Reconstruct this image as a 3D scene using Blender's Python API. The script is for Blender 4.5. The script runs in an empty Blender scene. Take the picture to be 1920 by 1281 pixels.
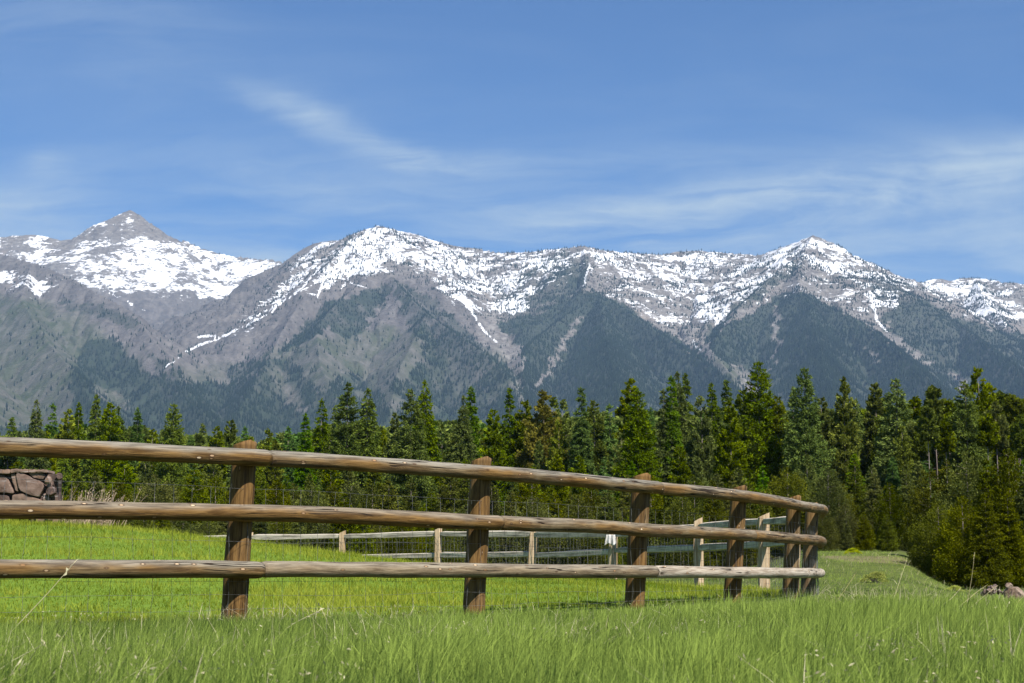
import bpy, math, random
import numpy as np
from math import radians as RAD
random.seed(7)
rng = np.random.default_rng(7)
S = bpy.context.scene
COL = S.collection
PI = math.pi

# ------------------------------------------------------------------ camera helpers
F = 3200.0; PITCH = math.atan(439.5/F); EYE = 0.33
CP, SP = math.cos(PITCH), math.sin(PITCH)
def at(px, py, Y):
    """world point at forward distance Y that lies in the direction of photo pixel (px,py)"""
    a = (px-960)/F; b = (640.5-py)/F
    dy = CP - b*SP; dz = SP + b*CP
    k = Y/dy
    return (a*k, Y, EYE+dz*k)
def proj(x, y, z):
    zz = z-EYE
    d = y*CP+zz*SP
    d = np.where(d < .1, .1, d)
    u = x/d; v = (-y*SP+zz*CP)/d
    return 960+F*u, 640.5-F*v

# ------------------------------------------------------------------ object helpers
def tag(o, label=None, cat=None, group=None, kind=None):
    if label: o['label'] = label
    if cat: o['category'] = cat
    if group: o['group'] = group
    if kind: o['kind'] = kind
    return o
def empty(name, loc=(0,0,0), rz=0, sc=(1,1,1)):
    o = bpy.data.objects.new(name, None); COL.objects.link(o)
    o.location = loc; o.rotation_euler = (0,0,rz); o.scale = sc; o.empty_display_size = .2
    return o
def mesh_from(name, V, Fc, attrs=None, smooth=False):
    """V (n,3); Fc (m,3) or (m,4) int array, or list of such arrays"""
    V = np.asarray(V, dtype=np.float32)
    if not isinstance(Fc, list): Fc = [Fc]
    Fc = [np.asarray(f, dtype=np.int32) for f in Fc if len(f)]
    me = bpy.data.meshes.new(name)
    me.vertices.add(len(V)); me.vertices.foreach_set('co', V.ravel())
    nl = sum(f.size for f in Fc); npoly = sum(len(f) for f in Fc)
    me.loops.add(nl); me.loops.foreach_set('vertex_index', np.concatenate([f.ravel() for f in Fc]))
    tot = np.concatenate([np.full(len(f), f.shape[1], np.int32) for f in Fc])
    st = np.concatenate([[0], np.cumsum(tot)[:-1]]).astype(np.int32)
    me.polygons.add(npoly); me.polygons.foreach_set('loop_start', st)
    me.polygons.foreach_set('loop_total', tot)
    me.polygons.foreach_set('use_smooth', np.full(npoly, bool(smooth)))
    for k, a in (attrs or {}).items():
        a = np.asarray(a, dtype=np.float32)
        if a.ndim == 1:
            at_ = me.attributes.new(k, 'FLOAT', 'POINT'); at_.data.foreach_set('value', a)
        else:
            at_ = me.attributes.new(k, 'FLOAT_VECTOR', 'POINT'); at_.data.foreach_set('vector', a.ravel())
    me.update(calc_edges=True); me.validate()
    return me
def obj(name, me, mat, parent=None):
    o = bpy.data.objects.new(name, me); COL.objects.link(o)
    if mat and not me.materials: me.materials.append(mat)
    if parent: o.parent = parent
    return o
class MB:
    """collects pieces with the same attributes into one mesh"""
    def __init__(s): s.V=[]; s.T=[]; s.Q=[]; s.A={}; s.n=0
    def add(s, V, T=None, Q=None, **A):
        V = np.asarray(V, float)
        if T is not None and len(T): s.T.append(np.asarray(T)+s.n)
        if Q is not None and len(Q): s.Q.append(np.asarray(Q)+s.n)
        s.V.append(V); s.n += len(V)
        for k, a in A.items(): s.A.setdefault(k, []).append(np.asarray(a, float))
    def mesh(s, name, smooth=False):
        fs = []
        if s.T: fs.append(np.concatenate(s.T))
        if s.Q: fs.append(np.concatenate(s.Q))
        return mesh_from(name, np.concatenate(s.V), fs, {k: np.concatenate(a) for k, a in s.A.items()}, smooth)

# ------------------------------------------------------------------ numpy noise
def _h(ix, iy, seed):
    n = (ix*374761393 + iy*668265263 + seed*1442695041) & 0xffffffff
    n = ((n ^ (n >> 13))*1274126177) & 0xffffffff
    n = n ^ (n >> 16)
    return (n & 0xffff)/65535.0
def vnoise(x, y, seed=0):
    x = np.asarray(x, float); y = np.asarray(y, float)
    ix = np.floor(x).astype(np.int64); iy = np.floor(y).astype(np.int64)
    fx = x-ix; fy = y-iy
    fx = fx*fx*fx*(fx*(fx*6-15)+10); fy = fy*fy*fy*(fy*(fy*6-15)+10)
    a = _h(ix,iy,seed); b = _h(ix+1,iy,seed); c = _h(ix,iy+1,seed); d = _h(ix+1,iy+1,seed)
    return (a*(1-fx)+b*fx)*(1-fy)+(c*(1-fx)+d*fx)*fy
def fbm(x, y, oct=4, seed=0, gain=.5):
    s = 0; a = 1; t = 0
    for i in range(oct):
        s = s+a*vnoise(x*2**i+17.3*i, y*2**i-9.1*i, seed+i); t += a; a *= gain
    return s/t
def sstep(a, b, x):
    t = np.clip((x-a)/(b-a), 0, 1); return t*t*(3-2*t)
def inpoly(px, py, P):
    c = np.zeros(px.shape, bool); n = len(P); j = n-1
    for i in range(n):
        xi, yi = P[i]; xj, yj = P[j]
        if yi != yj:
            c ^= ((yi > py) != (yj > py)) & (px < (xj-xi)*(py-yi)/(yj-yi)+xi)
        j = i
    return c
def dist_line(px, py, P):
    d = np.full(np.shape(px), 1e9)
    for (x0,y0),(x1,y1) in zip(P[:-1], P[1:]):
        vx, vy = x1-x0, y1-y0
        t = np.clip(((px-x0)*vx+(py-y0)*vy)/(vx*vx+vy*vy+1e-9), 0, 1)
        d = np.minimum(d, np.hypot(px-x0-t*vx, py-y0-t*vy))
    return d
def catmull(P, n=12):
    P = [np.array(p, float) for p in P]
    P = [2*P[0]-P[1]]+P+[2*P[-1]-P[-2]]
    out = []
    for i in range(1, len(P)-2):
        for k in range(n):
            t = k/n
            out.append(.5*((2*P[i])+(-P[i-1]+P[i+1])*t+(2*P[i-1]-5*P[i]+4*P[i+1]-P[i+2])*t*t+(-P[i-1]+3*P[i]-3*P[i+1]+P[i+2])*t**3))
    out.append(P[-2]); return np.array(out)

# ------------------------------------------------------------------ node helper
class NT:
    def __init__(s, name):
        s.m = bpy.data.materials.new(name); s.m.use_nodes = True
        s.t = s.m.node_tree; s.t.nodes.clear()
        s.out = s.n('ShaderNodeOutputMaterial')
    def n(s, typ, props=None, **inp):
        nd = s.t.nodes.new(typ)
        for k, v in (props or {}).items(): setattr(nd, k, v)
        for k, v in inp.items():
            k2 = k.replace('_', ' ')
            sk = nd.inputs[int(k[1:])] if k[0] == 'i' and k[1:].isdigit() else nd.inputs[k2]
            s.set(sk, v)
        return nd
    def set(s, sk, v):
        if hasattr(v, 'outputs'): v = v.outputs[0]
        if isinstance(v, bpy.types.NodeSocket): s.t.links.new(v, sk)
        else:
            if isinstance(v, tuple) and len(v) == 3 and sk.type == 'RGBA': v = (*v, 1)
            sk.default_value = v
    def attr(s, name, typ='GEOMETRY'):
        nd = s.n('ShaderNodeAttribute', dict(attribute_name=name)); return nd
    def fac(s, name): return s.attr(name).outputs['Fac']
    def math(s, op, a, b=0.0, clamp=False):
        return s.n('ShaderNodeMath', dict(operation=op, use_clamp=clamp), i0=a, i1=b).outputs[0]
    def map(s, v, a, b, c=0.0, d=1.0):
        return s.n('ShaderNodeMapRange', dict(interpolation_type='SMOOTHSTEP'), Value=v, From_Min=a, From_Max=b, To_Min=c, To_Max=d).outputs[0]
    def mix(s, f, a, b, bt='MIX'):
        nd = s.n('ShaderNodeMix', dict(data_type='RGBA', blend_type=bt))
        s.set(nd.inputs['Factor'], f); s.set(nd.inputs[6], a); s.set(nd.inputs[7], b)
        return nd.outputs[2]
    def noise(s, vec, scale, detail=3, rough=.55, dist=0.0):
        nd = s.n('ShaderNodeTexNoise', None, Scale=scale, Detail=float(detail), Roughness=rough, Distortion=dist)
        if vec is not None: s.set(nd.inputs['Vector'], vec)
        return nd.outputs[0]
    def vmap(s, vec, sc, loc=(0,0,0)):
        nd = s.n('ShaderNodeMapping'); s.set(nd.inputs['Vector'], vec)
        nd.inputs['Scale'].default_value = sc; nd.inputs['Location'].default_value = loc
        return nd.outputs[0]
    def coord(s, k='Object'): return s.n('ShaderNodeTexCoord').outputs[k]
    gain = .76
    def bsdf(s, col, rough=.9, normal=None, spec=.2):
        col = s.mix(1.0, col, (s.gain,)*3, 'MULTIPLY')
        nd = s.n('ShaderNodeBsdfPrincipled'); s.set(nd.inputs['Base Color'], col)
        s.set(nd.inputs['Roughness'], rough); nd.inputs['Specular IOR Level'].default_value = spec
        if normal is not None: s.set(nd.inputs['Normal'], normal)
        return nd.outputs[0]
    def bump(s, h, strength=.5, dist=.01):
        return s.n('ShaderNodeBump', None, Height=h, Strength=strength, Distance=dist).outputs[0]
    def done(s, sh):
        s.t.links.new(sh, s.out.inputs['Surface']); return s.m

def foliage_mat(name, c1, c2, hue=.03, tl=.3, spec=.25, gain=.76):
    """leaves: colour runs from c1 to c2 with the leaf's own tint, and varies a little from plant to plant"""
    t = NT(name)
    tint = t.fac('tint')
    oi = t.n('ShaderNodeObjectInfo')
    col = t.mix(tint, c1, c2)
    r = oi.outputs['Random']
    hs = t.n('ShaderNodeHueSaturation', None, Hue=t.map(r, 0, 1, .5-hue, .5+hue), Saturation=t.map(t.math('FRACT', t.math('MULTIPLY', r, 7.3)), 0, 1, .85, 1.12),
             Value=t.map(t.math('FRACT', t.math('MULTIPLY', r, 13.7)), 0, 1, .78, 1.18), Color=col).outputs[0]
    t.gain = gain; a = t.bsdf(hs, .6, None, spec)
    b = t.n('ShaderNodeBsdfTranslucent', None, Color=t.mix(1.0, hs, (gain,)*3, 'MULTIPLY')).outputs[0]
    mx = t.n('ShaderNodeMixShader', None, i0=tl, i1=a, i2=b).outputs[0]
    return t.done(mx)

# ------------------------------------------------------------------ ground height
crest_px = [(-260,962),(-100,968),(0,974),(100,977),(200,984),(300,993),(400,1006),(500,1016),(600,1028),(700,1040),(800,1053),(900,1064),(1050,1074),(1200,1086),(1330,1098),(1450,1104)]
cx = np.array([at(a,b,22)[0] for a,b in crest_px]); cz = np.array([at(a,b,22)[2] for a,b in crest_px])
def ground_z(x, y):
    x = np.asarray(x, float); y = np.asarray(y, float)
    xs = x*22/np.clip(y, 14, 30)
    c = np.interp(xs, cx, cz)-.045
    c = np.where(x > cx[-1], c*np.clip(1-(x-cx[-1])/3, 0, 1), c)
    back = np.where(xs < -5.2, 29, 22.3)
    prof = sstep(12.6, 22, y)*(1-.93*sstep(back, back+7, y))
    z = c*prof
    u_ = x/np.clip(y, 20, None)
    bankz = np.interp(y, [0,21,33,48,60,75,92,120,165,400,1500,4000], [0,0,-.2,-.06,.46,1.2,1.7,2.4,3.6,6,18,40])
    lowz = np.interp(y, [0,21,34,60,72,84,100,120,165,400,1500,4000], [0,0,-.17,-.2,-.15,.5,1.5,2.4,3.6,6,18,40])
    flat = np.interp(y, [0,40,58,72,92,120,165,400,1500,4000], [0,0,-.05,.2,.8,2.2,3.6,6,18,40])
    f1 = np.clip((u_-.135)/.035, 0, 1); f2 = sstep(.222, .262, u_)
    far = flat*(1-f1)+(bankz*(1-f2)+lowz*f2)*f1
    wl = np.clip((x/np.clip(y, 40, None)+.05)/.2, 0, 1)          # the right of the clearing opens further back
    farl = np.interp(y, [0,36,58,72,92,120,165,400,1500,4000], [0,0,-.1,-.05,.15,1.2,3.3,6,18,40])
    z = z+far*wl+farl*(1-wl)
    near = (y < 140)
    z = z+np.where(near, (fbm(x*.7, y*.7, 3, 5)-.5)*.05+(fbm(x*.12+5, y*.12, 2, 9)-.5)*.12*sstep(34, 60, y), 0)
    return z

# ------------------------------------------------------------------ fence lines
# post: (mid px, distance, top px, base px)
POSTS = [(-520, 9.05, (-508,790), (-534,1188)), (-100, 9.95, (-88,799), (-114,1178)),
         (450, 11.5, (460,822), (437,1166)), (897, 13.25, (903,853), (887,1154)), (1196, 15.3, (1203,884), (1188,1148)),
         (1379, 17.05, (1387,907), (1370,1136)), (1484, 18.95, (1489,926), (1480,1128)), (1518, 20.8, (1523,940), (1512,1122)),
         (1519, 22.9, (1521,960), (1516,1118))]
PB = [np.array(at(p[3][0], p[3][1], p[1])) for p in POSTS]
PT = [np.array(at(p[2][0], p[2][1], p[1])) for p in POSTS]
for b in PB: b[2] = -.06
PM = [(a+b)/2 for a, b in zip(PB, PT)]
FAR = [(1490,23.4,962,0),(1432,25.2,966,0),(1309,27.2,974,0),(1150,29.6,999,0),(1000,31.6,995,0),(822,33.6,991,0),(643,35.2,997,0),(470,36.3,1000,0),(300,37.4,1003,0),(130,38.4,1006,0),(-60,39.6,1008,0)]
inside_poly = [(p[0], p[1]) for p in PM]+[(3.95,24.2)]+[tuple(at(a,1080,b)[:2]) for a,b,_,_ in FAR[2:]]+[(-40,40),(-40,4)]
inside_poly = [(-40,2)]+inside_poly
def is_inside(x, y): return inpoly(x, y, inside_poly)

# ------------------------------------------------------------------ materials
def ground_material():
    t = NT('ground_soil_and_turf')
    c = t.coord()
    lawn = t.fac('lawn'); forest = t.fac('forest'); straw = t.fac('straw')
    n1 = t.noise(c, 1.3, 5, .6); n2 = t.noise(c, 14, 4, .7)
    turf = t.mix(t.map(n1,.3,.7), (.055,.085,.010), (.11,.14,.020))
    turf = t.mix(t.map(n2,.45,.75), turf, (.12,.11,.04))
    lw = t.mix(t.map(n2,.3,.7), (.10,.17,.012), (.15,.23,.02))
    col = t.mix(lawn, turf, lw)
    fl = t.mix(t.map(n1,.35,.65), (.05,.042,.022), (.035,.05,.012))
    col = t.mix(forest, col, fl)
    col = t.mix(straw, col, (.22,.17,.10))
    return t.done(t.bsdf(col, .95, t.bump(n2, .6, .05)))
def mountain_material():
    t = NT('mountain_rock_snow')
    c = t.coord()
    snow, green, forest, mauve, rockt = [t.fac(k) for k in ('snow','green','forest','mauve','rocky')]
    fine = t.noise(t.vmap(c, (1,1,1)), .035, 5, .65)
    strata = t.noise(t.vmap(c, (.017,.017,.075)), 1.0, 7, .74, .8)
    streak = t.noise(t.vmap(c, (.03,.008,.008)), 1.0, 4, .6)
    med = t.noise(c, .008, 4, .6)
    rock = t.mix(t.map(strata,.35,.65), (.14,.125,.115), (.26,.24,.22))
    rock = t.mix(t.map(fine,.45,.7), rock, (.10,.09,.085))
    rock = t.mix(t.map(med,.55,.7,0,.35), rock, (.27,.21,.16))
    mv = t.mix(t.map(streak,.3,.7), (.095,.085,.080), (.175,.158,.146))
    mv = t.mix(t.map(fine,.45,.62,0,.45), mv, (.065,.062,.062))
    col = t.mix(mauve, rock, mv)
    gr = t.mix(t.map(fine,.35,.65), (.046,.062,.028), (.080,.090,.050))
    gr = t.mix(t.map(streak,.42,.62,0,.4), gr, (.16,.145,.13)); gr = t.mix(t.map(fine,.52,.62,0,.6), gr, (.035,.048,.028))
    col = t.mix(green, col, gr)
    fo = t.mix(t.map(fine,.35,.7), (.014,.026,.016), (.03,.048,.024))
    col = t.mix(forest, col, fo)
    # snow lies on the ledges and in the gullies
    h = t.math('ADD', t.math('MULTIPLY', strata, .55), t.math('MULTIPLY', fine, .45))
    h = t.math('ADD', h, t.math('MULTIPLY', t.math('SUBTRACT', med, .5), .35))
    thr = t.map(snow, 0, 1, .76, .22)
    thr = t.n('ShaderNodeMapRange', None, Value=snow, From_Min=0, From_Max=1, To_Min=.68, To_Max=.33).outputs[0]
    d = t.math('SUBTRACT', h, thr)
    sm = t.map(d, -.008, .012)
    sm = t.math('MULTIPLY', sm, t.map(snow, .02, .08))
    col = t.mix(sm, col, (.80,.81,.84))
    bmp = t.bump(t.math('ADD', fine, strata), .55, 14.0)
    return t.done(t.bsdf(col, .9, bmp, .1))
def log_material():
    t = NT('peeled_log_wood')
    w = t.attr('wood').outputs['Vector']                      # (along, across, up) in the log's own frame
    sp = t.n('ShaderNodeSeparateXYZ', None, Vector=w)
    up = sp.outputs['Z']; tone = t.fac('tone')
    oi = t.n('ShaderNodeObjectInfo').outputs['Random']
    off = t.n('ShaderNodeCombineXYZ', None, X=t.math('MULTIPLY', oi, 37.0)).outputs[0]
    wv = t.n('ShaderNodeVectorMath', dict(operation='ADD'), i0=w, i1=off).outputs[0]
    g1 = t.noise(t.vmap(wv, (3.2,46,46)), 1.0, 6, .65, .4)
    g2 = t.noise(t.vmap(wv, (9,170,170)), 1.0, 3, .6)
    bl = t.noise(t.vmap(wv, (1.2,4,4)), 1.0, 4, .6)
    bl2 = t.noise(t.vmap(wv, (.9,9,9), (3,1,7)), 1.0, 4, .65)
    warm = t.mix(t.map(g1,.35,.65), (.085,.043,.012), (.25,.142,.046))
    pale = t.mix(t.map(g1,.35,.65), (.105,.070,.034), (.27,.20,.110))
    col = t.mix(t.map(t.math('ADD', bl, t.math('MULTIPLY', t.math('SUBTRACT', tone, .5), .5)), .35,.65), warm, pale)
    col = t.mix(t.map(bl2,.55,.72,0,.75), col, (.085,.045,.022))
    col = t.mix(t.map(g2,.5,.75,0,.6), col, (.11,.062,.03))
    grey = t.mix(t.map(g1,.3,.7), (.115,.100,.080), (.30,.275,.225))
    col = t.mix(t.map(tone, .7, 1.0), col, t.mix(t.map(g1,.3,.65), (.26,.20,.145), (.52,.45,.36)))
    gm = t.math('MULTIPLY', t.map(t.math('ADD', up, t.math('MULTIPLY', t.math('SUBTRACT', bl, .5), .09)), -.004, .045), t.fac('grey'))
    col = t.mix(t.math('MULTIPLY', gm, t.map(tone, .7, 1.1, 1, .4)), col, grey)
    # drying cracks: thin, long
    cr = t.noise(t.vmap(wv, (.45,22,22), (1,5,9)), 1.0, 2, .5, .25)
    crk = t.math('ABSOLUTE', t.math('SUBTRACT', cr, .5))
    crm = t.math('SUBTRACT', 1.0, t.map(crk, .004, .016))
    crm = t.math('MULTIPLY', crm, t.map(bl, .46, .55))
    col = t.mix(crm, col, (.025,.016,.010))
    # cut knots
    vo = t.n('ShaderNodeTexVoronoi', dict(feature='F1'), Scale=1.0); t.set(vo.inputs['Vector'], t.vmap(wv, (7.5,20,20)))
    kn = t.math('SUBTRACT', 1.0, t.map(vo.outputs['Distance'], .09, .15))
    rg = t.math('MULTIPLY', t.map(vo.outputs['Distance'], .10, .14), t.math('SUBTRACT', 1.0, t.map(vo.outputs['Distance'], .16, .24)))
    kc = t.n('ShaderNodeSeparateColor', None, Color=vo.outputs['Color']).outputs[0]
    kpick = t.map(kc, .55, .6)
    col = t.mix(t.math('MULTIPLY', t.math('MULTIPLY', rg, kpick), .7), col, (.07,.035,.018))
    col = t.mix(t.math('MULTIPLY', kn, kpick), col, t.mix(t.map(kc,.5,1), (.30,.15,.06), (.75,.58,.38)))
    h = t.math('ADD', t.math('MULTIPLY', g1, .5), t.math('MULTIPLY', g2, .3))
    h = t.math('SUBTRACT', h, t.math('MULTIPLY', crm, 1.5))
    return t.done(t.bsdf(col, .72, t.bump(h, 1.0, .008), .12))
def split_material(name, a, b, dark):
    t = NT(name)
    c = t.coord()
    w = t.attr('wood').outputs['Vector']
    oi = t.n('ShaderNodeObjectInfo').outputs['Random']
    off = t.n('ShaderNodeCombineXYZ', None, X=t.math('MULTIPLY', oi, 37.0)).outputs[0]
    wv = t.n('ShaderNodeVectorMath', dict(operation='ADD'), i0=w, i1=off).outputs[0]
    g1 = t.noise(t.vmap(wv, (1.5,34,34)), 1.0, 5, .65, .3)
    g2 = t.noise(t.vmap(wv, (3,9,9)), 1.0, 3, .6)
    col = t.mix(t.map(g1,.35,.62), a, b)
    col = t.mix(t.map(g1,.62,.7,0,.8), col, dark)
    col = t.mix(t.map(g2,.5,.7,0,.45), col, dark)
    return t.done(t.bsdf(col, .85, t.bump(g1, .9, .012), .02))
def simple_mat(name, c1, c2, scale=8, rough=.8, bump=.4, bd=.01, metal=0, dark=None):
    t = NT(name); c = t.coord()
    n = t.noise(c, scale, 5, .6)
    col = t.mix(t.map(n,.35,.65), c1, c2)
    if dark:
        n2 = t.noise(c, scale*2.7, 4, .6); col = t.mix(t.map(n2,.55,.7), col, dark)
    nd = t.bsdf(col, rough, t.bump(n, bump, bd))
    nd.node.inputs['Metallic'].default_value = metal
    return t.done(nd)

M = dict(ground=ground_material(), mountain=mountain_material(), log=log_material(),
    splitpost=split_material('split_post_wood', (.34,.23,.13), (.62,.48,.32), (.14,.08,.04)),
    splitrail=split_material('weathered_rail_wood', (.30,.265,.21), (.66,.59,.48), (.10,.08,.06)),
    wire=simple_mat('galvanised_wire', (.10,.10,.095), (.26,.26,.25), 30, .5, 0, .01, .5),
    bark=simple_mat('conifer_bark', (.17,.135,.115), (.34,.28,.245), 3, .95, .8, .05, 0, (.10,.075,.06)),
    mfor=foliage_mat('distant_conifer_needles', (.010,.020,.012), (.026,.044,.020), 0, 0, .05),
    spruce=foliage_mat('spruce_needles', (.032,.055,.006), (.122,.160,.015), .008, .3, .03, 1.38),
    larch=foliage_mat('larch_needles', (.035,.080,.005), (.12,.20,.015), .010, .35, .03, 1.38),
    pine=foliage_mat('pine_needles', (.048,.064,.005), (.165,.195,.018), .008, .3, .03, 1.38),
    young=foliage_mat('young_conifer_needles', (.034,.045,.005), (.145,.158,.014), .012, .3, .03, .98),
    brown=foliage_mat('dry_pine_needles', (.055,.056,.008), (.19,.175,.026), .010, .3, .03, 1.25),
    grass=foliage_mat('meadow_grass_blades', (.028,.080,.004), (.335,.455,.024), 0, .32, .02),
    lawn=foliage_mat('lawn_grass_blades', (.13,.195,.022), (.50,.545,.115), 0, .36, .02),
    straw=foliage_mat('dry_grass_straw', (.46,.38,.18), (.82,.74,.42), 0, .25, .2),
    brush=foliage_mat('dry_brush_stems', (.26,.17,.10), (.58,.43,.27), 0, .1, .2),
    juniper=foliage_mat('juniper_foliage', (.14,.18,.010), (.42,.44,.04), 0, .3, .1, 1.1),
)

# ------------------------------------------------------------------ ground sheet
def build_ground():
    ys = np.concatenate([np.linspace(-400, 0, 9)[:-1], np.linspace(0, 45, 226)[:-1], np.linspace(45, 180, 180)[:-1], np.geomspace(180, 13400, 60)])
    q = np.linspace(-1, 1, 301)
    X = []; Y = []
    for y in ys:
        w = 14+.62*max(y, 0)+ (300 if y < 0 else 0)
        core = q*w
        side = np.array([-6300, -3000, -1200, -w-60, -w-12]); 
        side = np.minimum(side, -w-np.array([5,4,3,2,1])*4.0) if w < 6000 else side*0-w-np.array([5,4,3,2,1])
        X.append(np.concatenate([side, core, -side[::-1]])); Y.append(np.full(311, y))
    X = np.array(X); Y = np.array(Y)
    Z = ground_z(X, Y)
    Z = np.where(Y > 200, Z, Z)
    n, m = X.shape
    i = np.arange(n*m).reshape(n, m)
    Q = np.stack([i[:-1,:-1], i[:-1,1:], i[1:,1:], i[1:,:-1]], -1).reshape(-1, 4)
    V = np.stack([X, Y, Z], -1).reshape(-1, 3)
    x = V[:,0]; y = V[:,1]
    ins = is_inside(x, y).astype(float)
    u = x/np.clip(y, 1, None)
    edge = np.where(u > .17, 66+30*np.clip((.30-u)/.10, 0, 1), 74)+8*(fbm(x*.08, y*.08, 2, 31)-.5)
    forest = sstep(edge-4, edge+6, y)
    pxx, pyy = proj(x, y, V[:,2])
    straw = ((np.hypot((x-15.2)/2.0, (y-72)/5.0) < 1).astype(float))*.6
    straw = np.maximum(straw, (inpoly(x, y, [(-6.2,24),(-6.2,28.5),(-3.6,28),(-4.4,23.6)])).astype(float)*.7)
    o = obj('ground', mesh_from('ground', V, Q, dict(lawn=ins, forest=forest, straw=straw), True), M['ground'])
    o['kind'] = 'structure'
build_ground()

# ------------------------------------------------------------------ grass
def blades(x, y, h, w, lean=.35, seg=3, curl=.5, tint=None, z=None, dirbias=None):
    """one curved tapering blade per root; 2*seg+1 vertices each"""
    n = len(x); z = ground_z(x, y) if z is None else z
    a = rng.uniform(0, 2*PI, n)                         # lean direction
    if dirbias is not None: a = np.where(rng.random(n) < .55, dirbias+rng.normal(0,.6,n), a)
    ln = np.abs(rng.normal(0, lean, n))
    f = rng.uniform(0, PI, n)                           # facing
    cxv, cyv = np.cos(a), np.sin(a); wx, wy = np.cos(f)*w/2, np.sin(f)*w/2
    V = np.zeros((n, 2*seg+1, 3)); 
    for k in range(seg+1):
        t = k/seg; off = h*(ln*t+curl*ln*t*t); zz = z-.01+h*t*(1-.25*ln*t)
        bx = x+cxv*off; by = y+cyv*off
        if k < seg:
            tw = (1-.5*t)
            V[:,2*k] = np.stack([bx-wx*tw, by-wy*tw, zz], -1); V[:,2*k+1] = np.stack([bx+wx*tw, by+wy*tw, zz], -1)
        else: V[:,2*seg] = np.stack([bx, by, zz], -1)
    b = (np.arange(n)*(2*seg+1))[:,None]
    Q = np.concatenate([b+np.array([2*k,2*k+1,2*k+3,2*k+2]) for k in range(seg-1)]) if seg > 1 else np.zeros((0,4), int)
    T = b+np.array([2*seg-2,2*seg-1,2*seg])
    if tint is None: tint = rng.random(n)
    tv = np.repeat(np.clip(tint,0,1)[:,None], 2*seg+1, 1)+np.linspace(-.06,.10,2*seg+1)[None,:]
    return V.reshape(-1,3), T, Q, np.clip(tv,0,1).ravel()
def scatter(n, y0, y1, half, xc=0.0, power=1.0):
    """points over the wedge |x| < half*y+.8, denser where nearer"""
    y = (y0**power+(y1**power-y0**power)*rng.random(n))**(1/power)
    x = xc+(rng.uniform(-1,1,n))*(half*y+.8)
    return x, y
def build_grass():
    g = MB()
    for (n,y0,y1,hb,wd,sg,pw) in ((170000,2.6,5.2,.138,.0026,4,1.0),(210000,5.2,9.5,.114,.0033,3,1.0),(130000,9.5,16,.115,.0055,3,1.0),(110000,16,36,.12,.008,2,1.0),(170000,36,90,.16,.013,1,1.0)):
        x, y = scatter(n, y0, y1, .36, 0, pw)
        keep = ~is_inside(x, y-.12) & ((y < 36) | (rng.random(len(x)) < .25+1.1*fbm(x*.5,y*.3,2,78))) & ~((y > 76) & (x/y > .22))
        x, y = x[keep], y[keep]
        patch = fbm(x*.9, y*.9, 3, 12); tuft = fbm(x*5, y*5, 2, 14)
        h = hb*(.30+.75*patch+.85*tuft)*rng.uniform(.5,1.3,len(x))*np.interp(y,[9,14,20,30],[1,.85,.62,.55])
        right = sstep(.02, .17, x/y)
        h = h*(.34+.66*sstep(.15,1.9, dist_line(x, y, [(p[0],p[1]) for p in PM])))
        if y0 >= 5: h = h*(1+.40*right*(1-sstep(9,15,y)))
        tint = .40+(patch-.5)*1.1+(tuft-.5)*.5+rng.normal(0,.30,len(x))+(.10*right)+.02*sstep(30,44,y)+sstep(30,44,y)*((fbm(x*.35,y*.22,3,77)-.5)*1.6)
        V,T,Q,tv = blades(x, y, h, wd*rng.uniform(.6,1.3,len(x)), .30, sg, .6, tint, None, .0)
        g.add(V,T,Q,tint=tv)
    for n, y0, y1, hh, wd in ((26000,2.7,7,.13,.0075),(26000,7,15,.11,.009)):
        x, y = scatter(n, y0, y1, .36); k = ~is_inside(x, y-.12) & (fbm(x*2.2, y*2.2, 3, 58) > .58); x, y = x[k], y[k]
        h = hh*rng.uniform(.5,1.25,len(x))*(.34+.66*sstep(.15,1.9, dist_line(x, y, [(p[0],p[1]) for p in PM])))
        V,T,Q,tv = blades(x, y, h, wd*rng.uniform(.6,1.3,len(x)), .5, 3, .9, np.clip(rng.normal(.12,.12,len(x)),0,1)); g.add(V,T,Q,tint=tv)
    o = obj('meadow_grass', g.mesh('meadow_grass'), M['grass']); tag(o, 'tall green meadow grass growing in front of and beyond the log fence', 'grass', None, 'stuff')
    g = MB()
    for (n,y0,y1,hb,wd,sg) in ((90000,9.0,15,.055,.0055,2),(170000,15,23,.06,.007,1),(60000,23,30,.065,.011,1),(40000,30,42,.08,.018,1)):
        x, y = scatter(n, y0, y1, .36)
        keep = is_inside(x, y)
        x, y = x[keep], y[keep]
        patch = fbm(x*.6, y*2.0, 3, 21); p2 = fbm(x*3, y*5, 2, 22)
        h = hb*(.4+.6*p2+.7*(patch>.6))*rng.uniform(.5,1.4,len(x))
        tint = .46+(patch-.5)*1.5+(p2-.5)*.7+rng.normal(0,.26,len(x))
        V,T,Q,tv = blades(x, y, h, wd*rng.uniform(.6,1.4,len(x)), .45, sg, .5, tint)
        g.add(V,T,Q,tint=tv)
    o = obj('lawn_grass', g.mesh('lawn_grass'), M['lawn']); tag(o, 'short bright mown lawn on the low mound inside the log fence', 'grass', None, 'stuff')
    # dry blades among the green
    g = MB()
    for n, y0, y1, hh, wd in ((5500,2.8,6,.17,.0034),(6500,6,11,.155,.0038),(4500,11,24,.15,.0050),(4000,40,80,.2,.014)):
        x, y = scatter(n, y0, y1, .36)
        k = ~is_inside(x, y); x, y = x[k], y[k]
        pr = fbm(x*.8, y*.8, 2, 44)+.16*sstep(.08,.2,x/y); k = pr > .54; x, y = x[k], y[k]
        V,T,Q,tv = blades(x, y, hh*rng.uniform(.5,1.4,len(x)), wd*rng.uniform(.5,1.1,len(x)), .75, 4, .9, None)
        g.add(V,T,Q,tint=tv)
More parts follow.
